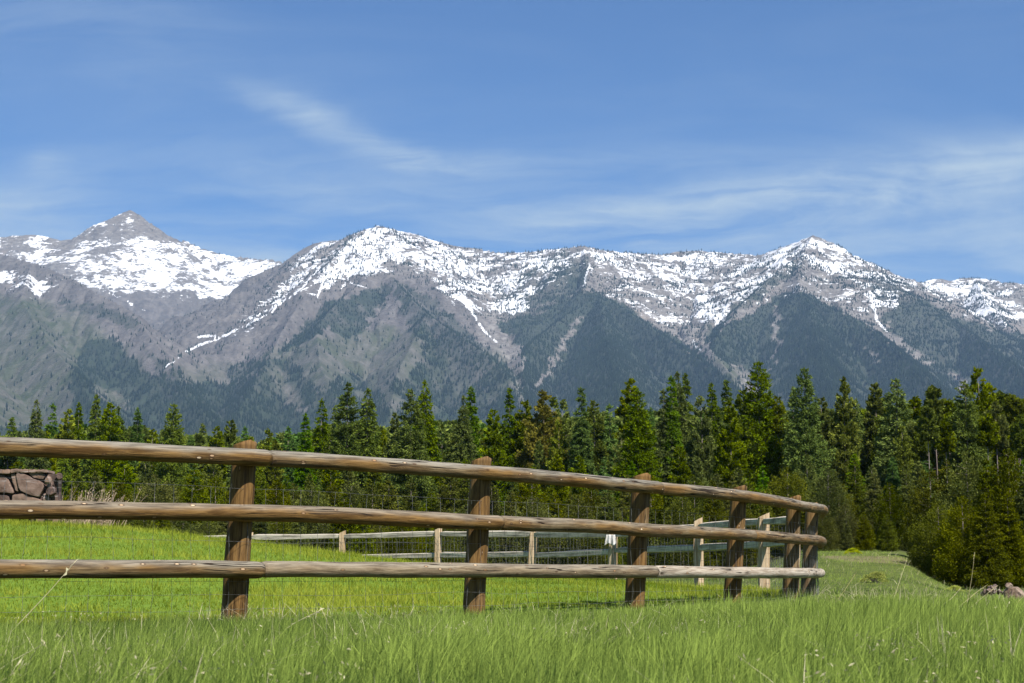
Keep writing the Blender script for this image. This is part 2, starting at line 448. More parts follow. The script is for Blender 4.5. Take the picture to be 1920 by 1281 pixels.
    # pale seed heads and husks resting in the sward
    for n, y0, y1, hh in ((1300,2.9,6,.14),(1800,6,12,.12)):
        x, y = scatter(n, y0, y1, .36); k = ~is_inside(x, y-.2); x, y = x[k], y[k]
        k = fbm(x*1.6, y*1.6, 2, 48) > .5; x, y = x[k], y[k]; n = len(x)
        z = ground_z(x, y)+hh*rng.uniform(.55,1.15,n)
        P = np.stack([x,y,z],-1); D = rng.normal(0,1,(n,3)); D[:,2] = np.abs(D[:,2])*.8
        for q in range(3):
            V,Q,tv = sprays(P+rng.normal(0,.006,(n,3)), D+rng.normal(0,.5,(n,3)), .014*rng.uniform(.5,1.5,n), .0045, np.clip(rng.normal(.7,.25,n),0,1)); g.add(V,None,Q,tint=tv)
    o = obj('dry_grass', g.mesh('dry_grass'), M['straw']); tag(o, 'scattered pale dry grass blades among the green meadow grass', 'dry grass', None, 'stuff')

# ------------------------------------------------------------------ logs and posts
def tube_rings(C, R, nseg, up=(0,0,1), bump=None, seedv=0):
    """rings around a polyline C; returns V, Q, wood coords, with caps"""
    C = np.asarray(C, float); n = len(C)
    T = np.gradient(C, axis=0); T /= np.linalg.norm(T, axis=1)[:,None]
    U = np.tile(np.array(up, float), (n,1)); U -= (U*T).sum(1)[:,None]*T; U /= np.linalg.norm(U, axis=1)[:,None]
    W = np.cross(T, U)
    s = np.concatenate([[0], np.cumsum(np.linalg.norm(np.diff(C, axis=0), axis=1))])
    th = np.arange(nseg)*2*PI/nseg
    ct, st = np.cos(th), np.sin(th)
    R = np.broadcast_to(np.asarray(R, float), (n,))
    rr = R[:,None]*np.ones((1,nseg))
    if bump is not None: rr = rr*(1+bump(s[:,None]+seedv*7.7, th[None,:]))
    V = C[:,None,:]+rr[...,None]*(ct[None,:,None]*W[:,None,:]+st[None,:,None]*U[:,None,:])
    wood = np.stack([np.repeat(s[:,None]+seedv*3.1, nseg, 1), rr*ct[None,:], rr*st[None,:]], -1)
    i = np.arange(n*nseg).reshape(n, nseg); j = np.roll(i, -1, 1)
    Q = np.stack([i[:-1], j[:-1], j[1:], i[1:]], -1).reshape(-1,4)
    Q = Q[:, ::-1]
    V = V.reshape(-1,3); wood = wood.reshape(-1,3)
    # caps: centre vertices
    c0, c1 = len(V), len(V)+1
    V = np.vstack([V, C[0], C[-1]]); wood = np.vstack([wood, [s[0]+seedv*3.1,0,0], [s[-1]+seedv*3.1,0,0]])
    k = np.arange(nseg); k2 = np.roll(k, -1)
    Tt = np.concatenate([np.stack([np.full(nseg,c0), k, k2], -1), np.stack([np.full(nseg,c1), (n-1)*nseg+k2, (n-1)*nseg+k], -1)])
    return V, Tt, Q, wood
def logbump(amp):
    def f(s, th):
        a = fbm(s*1.4+50, th*0+3, 2, 71)-.5
        b = vnoise(s*3.0+9, np.cos(th)*1.2+np.sin(th)*.9+20, 72)-.5
        c = vnoise(s*9+9, np.cos(th)*2.2+5*np.sin(th)+20, 73)-.5
        return amp*(1.2*a+1.0*b+.35*c)
    return f
fence = empty('log_rail_fence', tuple(PB[3]*np.array([1,1,0])))
tag(fence, 'brown three-rail round log fence curving across the meadow in front', 'fence')
FO = np.array(fence.location)
def local(V, O): return np.asarray(V)-O
# posts
def make_post(b, t, r, idx):
    n = 26
    C = np.linspace(b-(t-b)*.0, t, n)
    tt = np.linspace(0, 1, n)
    rad = r*(1.07-.10*tt)
    V, T, Q, w = tube_rings(C, rad, 26, (.7,-.7,.05), logbump(.10), idx+3)
    # slanted saw cut at the top: high side to the right
    ax = (t-b)/np.linalg.norm(t-b)
    hgt = (V-b)@ax; L = np.linalg.norm(t-b)
    side = (V[:,0]-t[0])*.83+(V[:,1]-t[1])*(-.1)
    cut = L+side*.42-.03+np.clip(side-.045,0,1)*-1.2
    over = hgt > cut-.0
    top = (hgt > L-.001)
    sel = hgt > cut
    V[sel] -= ax[None,:]*(hgt-cut)[sel][:,None]
    tb = top & ~sel
    V[tb] += ax[None,:]*(cut-hgt)[tb][:,None]
    w = w.copy()
    me = MB(); me.add(local(V, FO), T, Q, wood=w, tone=np.full(len(V), [.35,.5,.3,.42,.38,.3,.45,.55,.5][idx]), grey=np.full(len(V), .0))
    return me.mesh('post', True)
post_r = .080
for i in range(len(POSTS)):
    o = obj('post', make_post(PB[i], PT[i], post_r*[1,1.05,1.0,1.03,1.08,1.02,1.05,1.0,1.0][i], i), M['log'], fence)
# rails: centre pixel rows at each post, in front of the posts
rail_rows = {
 'top': [(-520,812),(-20,836.5),(450,855.5),(897,884.5),(1196,911.5),(1381,928),(1486,943.5),(1531,955.5),(1538,965)],
 'mid': [(-520,949),(-20,955),(450,962),(897,978),(1196,992.5),(1381,1002),(1486,1010),(1533,1014.5),(1539,1020)],
 'low': [(-520,1067),(-20,1068),(450,1068),(897,1071),(1196,1072),(1381,1073.5),(1486,1074.5),(1528,1074.5),(1535,1075)]}
def offs(i):
    a = PM[max(i-1,0)]; b = PM[min(i+1,len(PM)-1)]; d = b-a; d /= np.linalg.norm(d)
    return np.array([d[1], -d[0], 0])
rail_dist = {}
for k, rows in rail_rows.items():
    pts = []
    for i, (px, py) in enumerate(rows):
        n = offs(i); Y = POSTS[i][1]+n[1]*.135
        P = np.array(at(px, py, Y))
        # keep the rail just in front of its own post at that height
        f = (P[2]-PB[i][2])/(PT[i][2]-PB[i][2]); ctr = PB[i]+(PT[i]-PB[i])*f
        P2 = ctr+n*.132; P[0] = P2[0]; P[1] = P2[1]
        if i <= 6:
            qx, _ = proj(P[0], P[1], P[2]); py = float(np.interp(qx, [r[0] for r in rows[:8]], [r[1] for r in rows[:8]]))
        P[2] = at(px, py, P2[1])[2]
        pts.append(P)
    rail_dist[k] = pts
def make_rail(P, a, b, r0, r1, seed, tone, grey):
    full = catmull(P, 14)
    seg = full[a*14:b*14+1].copy()
    d0 = seg[1]-seg[0]; d0 /= np.linalg.norm(d0); d1 = seg[-1]-seg[-2]; d1 /= np.linalg.norm(d1)
    if a > 0: seg[0] = seg[0]+d0*.10; seg = np.vstack([seg[0]-0*d0, seg[1:]])
    if b < len(P)-1: seg = np.vstack([seg, seg[-1]+d1*.097])
    t = np.linspace(0,1,len(seg))
    # finer resampling
    s = np.concatenate([[0], np.cumsum(np.linalg.norm(np.diff(seg,axis=0),axis=1))])
    m = max(int(s[-1]/.035), 8); ss = np.linspace(0, s[-1], m)
    seg = np.stack([np.interp(ss, s, seg[:,k]) for k in range(3)], -1)
    tt = np.linspace(0,1,m); rad = r0+(r1-r0)*tt
    seg[:,2] += (fbm(ss*.8+seed*9, ss*0, 2, 81)-.5)*.012
    e = np.minimum(ss, s[-1]-ss); rad = rad*(1-.10*np.exp(-(e/.012)**1.5))
    V,T,Q,w = tube_rings(seg, rad, 28, (0,0,1), logbump(.07), seed)
    me = MB(); me.add(local(V,FO), T, Q, wood=w, tone=np.full(len(V), tone), grey=np.full(len(V), grey))
    return me.mesh('rail', True)
for k, brk, rs in (('top',(0,2,4,6,8),(.058,.056)), ('mid',(0,1,3,5,7,8),(.058,.056)), ('low',(0,2,4,6,8),(.056,.055))):
    for j in range(len(brk)-1):
        tone = {'top':[.40,.48,.45,.5], 'mid':[.05,.12,.55,.42,.5], 'low':[.5,.78,1.0,1.05]}[k][j]
        grey = {'top':[.95,.95,.8,.9], 'mid':[.75,.7,.6,.5,.5], 'low':[.85,.7,.75,.9]}[k][j]
        obj('rail', make_rail(rail_dist[k], brk[j], brk[j+1], rs[j%2], rs[(j+1)%2], 11*j+len(k)+ord(k[0]), tone, grey), M['log'], fence)
# nail heads at the joints
def dots(P, r):
    ico = np.array([[1,0,0],[-1,0,0],[0,1,0],[0,-1,0],[0,0,1],[0,0,-1]], float)
    ff = np.array([[0,2,4],[2,1,4],[1,3,4],[3,0,4],[2,0,5],[1,2,5],[3,1,5],[0,3,5]])
    P = np.asarray(P); n = len(P)
    V = (P[:,None,:]+ico[None]*r).reshape(-1,3); T = (ff[None]+(np.arange(n)*6)[:,None,None]).reshape(-1,3)
    return V, T
def wires(lines, r):
    """thin three-sided rods along polylines"""
    g = MB()
    for C in lines:
        C = np.asarray(C, float); n = len(C)
        T = np.gradient(C, axis=0); T /= np.linalg.norm(T,axis=1)[:,None]+1e-12
        ref = np.array([0,0,1.]) if abs(T[0,2]) < .8 else np.array([1.,0,0])
        U = np.cross(T, ref); U /= np.linalg.norm(U,axis=1)[:,None]; W = np.cross(T, U)
        th = np.arange(3)*2*PI/3
        V = (C[:,None,:]+r*(np.cos(th)[None,:,None]*U[:,None,:]+np.sin(th)[None,:,None]*W[:,None,:])).reshape(-1,3)
        i = np.arange(n*3).reshape(n,3); j = np.roll(i,-1,1)
        Q = np.stack([i[:-1],j[:-1],j[1:],i[1:]],-1).reshape(-1,4)
        g.add(V, None, Q)
    return g
def wire_net(path, base_fn, heights, step, r, O, seed=0):
    """path (n,2) ground line"""
    s = np.concatenate([[0], np.cumsum(np.linalg.norm(np.diff(path,axis=0),axis=1))])
    L = []
    m = int(s[-1]/.12); ss = np.linspace(0, s[-1], m)
    X = np.interp(ss, s, path[:,0]); Y = np.interp(ss, s, path[:,1])
    jl = lambda h: (fbm(ss*1.3+h*50, ss*0+h*9, 2, 91+seed)-.5)*.035
    for h in heights:
        L.append(np.stack([X+jl(h)*.6, Y+jl(h+3)*.6, base_fn(X,Y)+h+jl(h+7)], -1)-O)
    knots = []
    for v in np.arange(.05, s[-1], step):
        x = np.interp(v, s, path[:,0]); y = np.interp(v, s, path[:,1]); b = float(base_fn(np.array([x]),np.array([y]))[0])
        hs = np.array(heights); n = len(hs)
        jx = (vnoise(hs*6+v*9, hs*0+v*3, 95)-.5)*.018
        q = lambda h: np.array([np.interp(v, ss, jl(h))*.6, np.interp(v, ss, jl(h+3))*.6, np.interp(v, ss, jl(h+7))])
        C = np.array([[x+jx[i], y, b+h]+q(h)*1.0 for i,h in enumerate(hs)])-O
        L.append(C); knots.append(C)
    g = wires(L, r)
    V, T = dots(np.concatenate(knots), r*2.6); g.add(V, T)
    return g
line = catmull([PM[i]+offs(i)*.085 for i in range(len(PM))], 10)[:, :2]
net = wire_net(line, lambda x,y: x*0+.0, [.02,.11,.20,.30,.42,.56,.73,.91], .152, .0011, FO)
nt = obj('wire_mesh', net.mesh('wire_mesh'), M['wire'], fence); nt['label'] = 'thin galvanised wire mesh stretched behind the rails'

# ------------------------------------------------------------------ far split-rail fence
ff = empty('split_rail_fence', (at(1000,1080,31.6)[0], 31.6, 0)); tag(ff, 'pale weathered split-rail fence with square posts and wire mesh beyond the lawn', 'fence')
FFO = np.array(ff.location)
fposts = []
for i,(px,Y,ty,_) in enumerate(FAR):
    T_ = np.array(at(px, ty, Y)); b = T_.copy(); b[2] = float(ground_z(T_[0], Y))-.25
    lean = [.03,.02,.01,.035,.05,.0,.01,.0,.01,0,.02][i]
    b[0] -= lean*1.2
    fposts.append((b, T_))
    w = [.13,.16,.14,.15,.15,.14,.13,.12,.13,.13,.13][i]/2*1.02
    # wedge-shaped cleft post
    rg = random.Random(i)
    sec = [(-1,-.75),(.25,-1.05),(1,-.6),(.95,.7),(.1,.9),(-.95,.6)]
    sec = [(a*w*rg.uniform(.85,1.1), c*w*rg.uniform(.8,1.1)) for a,c in sec]
    n = 14; V = []; W = []
    for k in range(n):
        t = k/(n-1); c = b+(T_-b)*t
        f = 1.08-.12*t
        for (a,c2) in sec:
            zz = c[2]+(0 if k < n-1 else (a*.45))
            V.append((c[0]+a*f+(vnoise(t*5+i,a*20,3)-.5)*.02, c[1]+c2*f+(vnoise(t*5+i,c2*20,4)-.5)*.02, zz)); W.append((t*1.2+i, a, c2))
    m = len(sec); ii = np.arange(n*m).reshape(n,m); jj = np.roll(ii,-1,1)
    Q = np.stack([ii[:-1],jj[:-1],jj[1:],ii[1:]],-1).reshape(-1,4)
    c = len(V); V.append(tuple(T_)); W.append((1.2+i,0,0))
    T3 = np.array([[c,(n-1)*m+k,(n-1)*m+(k+1)%m] for k in range(m)])
    g = MB(); g.add(local(np.array(V),FFO), T3, Q, wood=np.array(W)); obj('post', g.mesh('post'), M['splitpost'], ff)
# rails: (top px row at its two ends, lower px row)
rowsT = [974,978,987,1003,1001,1001,1005,1008,1011,1014,1017]
rowsB = [1016,1021,1027,1034,1040,1041.5,1046,1050,1053,1056,1059]
for rows, hh in ((rowsT,.125),(rowsB,.12)):
    for i in range(len(FAR)-1):
        a = np.array(at(FAR[i][0], rows[i], FAR[i][1])); b = np.array(at(FAR[i+1][0], rows[i+1]+(1.0 if i%2 else -1.0), FAR[i+1][1]))
        n = 16; V = []; W = []
        d = b-a; L = np.linalg.norm(d); d /= L; nrm = np.array([-d[1],d[0],0]); nrm /= np.linalg.norm(nrm)
        for k in range(n):
            t = k/(n-1); c = a+(b-a)*t; e = min(t,1-t); f = .6+.4*min(1,e/.06)
            c = c+np.array([0,0,(vnoise(t*1.5+i*9,hh*50+rows[0],6)-.5)*.03])
            hz = hh*(.9+.3*(vnoise(t*2.5+i*5,rows[1],7)-.5))*f/2; th = .045*f/2*1.6
            for (u,v) in ((-1,-1),(1,-.8),(1,.7),(-.8,1)):
                V.append(tuple(c+nrm*u*th+np.array([0,0,v*hz]))); W.append((t*L+i*3+rows[0],u*th,v*hz))
        ii = np.arange(n*4).reshape(n,4); jj = np.roll(ii,-1,1)
        Q = np.concatenate([np.stack([ii[:-1],jj[:-1],jj[1:],ii[1:]],-1).reshape(-1,4), [[0,3,2,1]], [[n*4-4,n*4-3,n*4-2,n*4-1]]])
        g = MB(); g.add(local(np.array(V),FFO), None, Q, wood=np.array(W)); obj('rail', g.mesh('rail'), M['splitrail'], ff)
fl = np.array([(p[0][0]*.5+p[1][0]*.5, p[1][1]-.10) for p in fposts])
net = wire_net(fl, ground_z, [.05,.15,.25,.35,.5,.65,.8,.95,1.05], .10, .0016, FFO, 3)
obj('wire_mesh', net.mesh('wire_mesh'), M['wire'], ff)

# grey cloth hanging on the far fence
def build_cloth():
    t = NT('weathered_white_cloth'); c = t.coord(); n = t.noise(c, 18, 4, .6)
    m = t.done(t.bsdf(t.mix(t.map(n,.3,.7), (.42,.40,.38), (.72,.70,.68)), .9, t.bump(n,.3,.01)))
    P = np.array(at(1145,1003,FAR[3][1]-.16))
    V = []; nx, nz = 29, 12
    for k in range(nz):
        t_ = k/(nz-1)
        for i in range(nx):
            u = i/(nx-1)-.5
            wd = .15+.06*t_
            fold = .030*(.25+t_)*math.sin(u*14+.5+.6*math.sin(u*7))*(1-.3*abs(u))
            V.append((P[0]+u*wd-.006*t_, P[1]-.03+fold, P[2]-t_*(.165+.02*math.sin(u*9))+(.0)))
    ii = np.arange(nx*nz).reshape(nz,nx)
    Q = np.stack([ii[:-1,:-1],ii[:-1,1:],ii[1:,1:],ii[1:,:-1]],-1).reshape(-1,4)
    o = obj('hanging_cloth', mesh_from('hanging_cloth', V, Q, None, True), m)
    so = o.modifiers.new('thick','SOLIDIFY'); so.thickness = .004
    tag(o, 'small pale grey cloth hanging in folds beside a post of the far split-rail fence', 'cloth')
build_cloth()

# ------------------------------------------------------------------ stone wall at the left edge
def blob_prism(poly, y0, th, O, bevel=.012, seed=0, rough=.006):
    """flat faced stone: outline poly [(x,z)], front at y0, thickness th, rounded edge"""
    P = np.array(poly, float)
    # subdivide the outline
    Q_ = []
    for i in range(len(P)):
        a, b = P[i], P[(i+1)%len(P)]
        for k in range(5): Q_.append(a+(b-a)*k/5)
    P = np.array(Q_)
    P = (np.roll(P,1,0)+2*P+np.roll(P,-1,0))/4
    P += (np.stack([vnoise(P[:,0]*30+seed, P[:,1]*30, 5), vnoise(P[:,0]*30, P[:,1]*30+seed, 6)],-1)-.5)*.012
    c = P.mean(0); n = len(P)
    rings = [(1.0, th),(1.0, bevel*.7),(.985,.001),(.93,0.0),(.6,-.003),(.25,-.005)]
    V = []
    for f, dy in rings:
        R = c+(P-c)*f
        ny = (vnoise(R[:,0]*12+seed, R[:,1]*12, 8)-.5)*rough*2
        V.append(np.stack([R[:,0], y0+dy+ny, R[:,1]], -1))
    V = np.concatenate(V); m = len(rings)
    ii = np.arange(m*n).reshape(m,n); jj = np.roll(ii,-1,1)
    Q = np.stack([ii[:-1],jj[:-1],jj[1:],ii[1:]],-1).reshape(-1,4)
    V = np.vstack([V, [c[0], y0-.006, c[1]]]); T = np.array([[m*n, (m-1)*n+k, (m-1)*n+(k+1)%n] for k in range(n)])
    return V-O, T, Q
def rock_mesh(name, r, seed, flat=1.0):
    import bmesh
    bm = bmesh.new(); bmesh.ops.create_icosphere(bm, subdivisions=4, radius=1)
    for v in bm.verts:
        p = np.array(v.co); 
        k = 1
        for s_ in range(7):
            rg = np.random.default_rng(seed*31+s_); d = rg.normal(0,1,3); d /= np.linalg.norm(d); lim = rg.uniform(.62,.9)
            q = p@d
            if q > lim: p = p-d*(q-lim)*.9
        f = 1+.10*(float(vnoise(p[0]*3+seed, p[1]*3+p[2]*2, 3))-.5)+.06*(float(vnoise(p[0]*9+seed, p[1]*9+p[2]*7, 4))-.5)
        v.co = (p[0]*r*f, p[1]*r*f, p[2]*r*f*flat)
    me = bpy.data.meshes.new(name); bm.to_mesh(me); bm.free(); return me
def build_wall():
    Yw = 24.0
    base = at(60, 975, Yw); O = np.array([base[0], Yw, float(ground_z(base[0], Yw))])
    w = empty('stone_wall', tuple(O)); tag(w, 'low dry stone wall of flat purplish brown rocks with rusty edges at left', 'wall')
    def stone_mat(name, a, b, edge):
        t = NT(name); c = t.coord(); n = t.noise(c, 6, 5, .6); n2 = t.noise(c, 26, 4, .65)
        col = t.mix(t.map(n,.35,.65), a, b); col = t.mix(t.map(n2,.55,.75,0,.6), col, edge)
        wv = t.noise(t.vmap(c,(1,1,9)), 2.2, 4, .6, 1.0); col = t.mix(t.map(wv,.58,.66,0,.5), col, (.42,.38,.37))
        return t.done(t.bsdf(col, .85, t.bump(n2,.7,.012)))
    ms = [stone_mat('purplish_stone', (.11,.068,.052), (.22,.15,.12), (.34,.25,.19)), stone_mat('brown_stone', (.13,.09,.07), (.24,.16,.12), (.30,.14,.06)), stone_mat('dark_stone', (.05,.035,.03), (.12,.08,.065), (.25,.14,.08))]
    px2 = lambda p: (at(p[0],p[1],Yw)[0], at(p[0],p[1],Yw)[2])
    stones = [([(-40,893),(8,891),(15,899),(24,916),(27,926),(-2,923),(-40,924)],0,0), ([(31,889),(45,888),(62,897),(78,903),(84,911),(82,920),(74,933),(60,930),(38,921)],0,-.02),
        ([(21,889),(29,888),(33,903),(36,922),(30,920),(24,903)],1,.01), ([(54,887),(78,884),(86,893),(80,900),(64,896)],1,.0), ([(24,928),(42,926),(74,936),(78,944),(22,944)],1,.0),
        ([(-40,929),(16,928),(20,944),(-40,946)],2,.0), 
        ([(-40,950),(30,949),(60,951),(60,972),(-40,978)],0,0), ([(66,950),(104,943),(110,960),(108,984),(66,982)],1,.02), ([(82,938),(90,938),(92,950),(80,946)],2,.0),
        ([(-90,892),(-44,893),(-44,925),(-88,926)],1,0), ([(-90,930),(-44,930),(-44,978),(-92,978)],0,0), ([(-150,890),(-95,892),(-94,976),(-150,976)],2,0)]
    for i,(P,mi,dy) in enumerate(stones):
        V,T,Q = blob_prism([px2(p) for p in P], Yw-.03+dy, .22, O, .014, i*3.3)
        g = MB(); g.add(V,T,Q); obj('stone', g.mesh('stone', True), ms[mi], w)
    rr = random.Random(4)
    for i in range(16):
        q = px2((rr.uniform(86,112), rr.uniform(892,978)))
        o = obj('stone', rock_mesh('stone', rr.uniform(.04,.085), 80+i, rr.uniform(.6,1)), ms[rr.choice([1,2,2])], w)
        o.location = (q[0]-O[0], rr.uniform(-.06,.12), q[1]-O[2]); o.rotation_euler = (rr.uniform(0,3),rr.uniform(0,3),rr.uniform(0,3))
    # cap slabs, seen edge on
    for i,(x0,x1,y0,y1) in enumerate([(-150,-50,880,889),(-47,20,881,888),(22,54,880.5,887),(56,90,881.5,886.5)]):
        a = px2((x0,y0)); b = px2((x1,y1)); n = 10
        P = [(a[0]+(b[0]-a[0])*k/n, a[1]+random.uniform(-.006,.006)) for k in range(n+1)]+[(b[0]-(b[0]-a[0])*k/n, b[1]+random.uniform(-.004,.004)) for k in range(n+1)]
        V,T,Q = blob_prism(P, Yw-.06, .42, O, .008, i*7.7, .004)
        g = MB(); g.add(V,T,Q); obj('cap_stone', g.mesh('cap_stone', True), ms[1], w)
    # rubble core between the faces
    x0 = px2((-150,900))[0]; x1 = px2((106,900))[0]; z0 = px2((0,985))[1]-.15; z1 = px2((0,889))[1]
    V = np.array([(x,y,z) for z in np.linspace(z0,z1,8) for y in (Yw+.05,Yw+.34) for x in np.linspace(x0,x1,14)])
    g = MB()
    ii = np.arange(len(V)).reshape(8,2,14)
    Vn = V+rng.normal(0,.008,V.shape)-O
    Q = [np.stack([ii[:-1,0,:-1],ii[:-1,0,1:],ii[1:,0,1:],ii[1:,0,:-1]],-1).reshape(-1,4), np.stack([ii[:-1,1,1:],ii[:-1,1,:-1],ii[1:,1,:-1],ii[1:,1,1:]],-1).reshape(-1,4),
         np.stack([ii[7,0,:-1],ii[7,0,1:],ii[7,1,1:],ii[7,1,:-1]],-1).reshape(-1,4), np.stack([ii[:-1,0,13],ii[:-1,1,13],ii[1:,1,13],ii[1:,0,13]],-1).reshape(-1,4)]
    g.add(Vn, None, np.concatenate(Q)); obj('rubble_core', g.mesh('rubble_core'), ms[2], w)
build_wall()

# ------------------------------------------------------------------ rocks at the right edge
M['rock'] = simple_mat('lichen_boulder', (.14,.09,.06), (.32,.245,.19), 9, .9, .8, .02, 0, (.07,.05,.04))
M['rockd'] = simple_mat('dark_rubble', (.06,.045,.035), (.20,.145,.11), 14, .9, .8, .02, 0, (.5,.45,.42))
Pb = at(1899,1119,22); b = empty('boulder', (Pb[0], 22, 0)); 
tag(b, 'pale brown angular boulder in the grass at the right edge', 'rock')
for (dx,dz,r,fl,sd) in ((.02,.085,.13,1.0,3),(-.045,.20,.05,.9,5)):
    o = obj('rock_face' if r > .1 else 'rock_knob', rock_mesh('rock', r, sd, fl), M['rock'], b); o.location = (dx,0,dz)
Pb = at(1866,1119,22.6); b = empty('rubble_pile', (Pb[0],22.6,0)); tag(b, 'low heap of small dark and white stones beside the boulder', 'stones')
for i in range(26):
    u = random.uniform(-.15,.15); v = random.uniform(-.12,.12)
    hh = max(0,(1-abs(u)/.18))*.13*random.uniform(.3,1)
    o = obj('stone', rock_mesh('stone', random.uniform(.022,.042), 50+i, random.uniform(.5,.9)), M['rockd'], b)
    o.location = (u, v, .085+hh); o.rotation_euler = (random.uniform(0,3),random.uniform(0,3),random.uniform(0,3))

# ------------------------------------------------------------------ dry stalks
def stalk(pts, Y, r, label):
    P = [np.array(at(a,b_,Y)) for a,b_ in pts]
    base = P[0].copy()
    while base[2] > 0: 
        base = base+(P[0]-P[1])*.2
    P = [base]+P
    C = catmull(P, 8); n = len(C); O = C[0].copy()
    g = MB(); V,T,Q,w = tube_rings(C-O, np.linspace(r, r*.45, n), 5, (0,1,.1)); g.add(V,T,Q,tint=np.full(len(V),random.uniform(.4,.9)))
    # seed husks near the tip
    tip = C[-1]-O; d = (C[-1]-C[-3]); d /= np.linalg.norm(d)
    for k in range(5):
        p = tip-d*.02*k; 
        g.add(np.array([p, p+d*.022+rng.normal(0,.004,3), p+d*.01+rng.normal(0,.005,3)]), [[0,1,2]], None, tint=[.6,.8,.7])
    o = obj('dry_grass_stalk', g.mesh('dry_grass_stalk', True), M['straw']); o.location = tuple(O)
    tag(o, label, 'grass stalk', 'dry stalks standing above the grass')
stalk([(37,1168),(90,1112),(142,1052)], 7.0, .0022, 'long dry stalk leaning across the bottom rail left of the first post')
stalk([(507,1203),(550,1170),(598,1146)], 7.5, .0020, 'bent dry stalk lying low to the right of the first log post')
stalk([(628,1204),(615,1168),(601,1138)], 7.6, .0022, 'short straight dry straw leaning left, right of the first log post')
stalk([(1470,1248),(1545,1180)], 8.0, .0016, 'faint dry stalk deep in the grass below the fence end')
stalk([(1556,1142),(1580,1112),(1604,1076)], 14, .0032, 'dry stalk leaning right just beyond the curved fence end')
stalk([(1680,1110),(1697,1060),(1700,1050)], 17, .0026, 'thin dry stalk beside the juniper shrub in the meadow')
stalk([(1760,1140),(1784,1122),(1800,1104)], 14, .003, 'dry stalk with a kinked tip at the foot of the bushy conifers')
stalk([(1815,1123),(1822,1083),(1827,1040)], 14, .003, 'tall upright dry stalk in front of the bushy conifers')
stalk([(1815,1124),(1832,1110),(1852,1096)], 14.1, .003, 'dry stalk leaning right from the foot of the upright stalk')
stalk([(1824,1136),(1845,1118),(1871,1098)], 13, .0026, 'long slanting dry stalk left of the rubble heap')
stalk([(1903,1136),(1912,1126),(1925,1112)], 12, .003, 'dry stalk crossing in front of the boulder')
stalk([(1872,1160),(1882,1145),(1890,1133)], 11, .003, 'short dry stalk in the grass below the boulder')

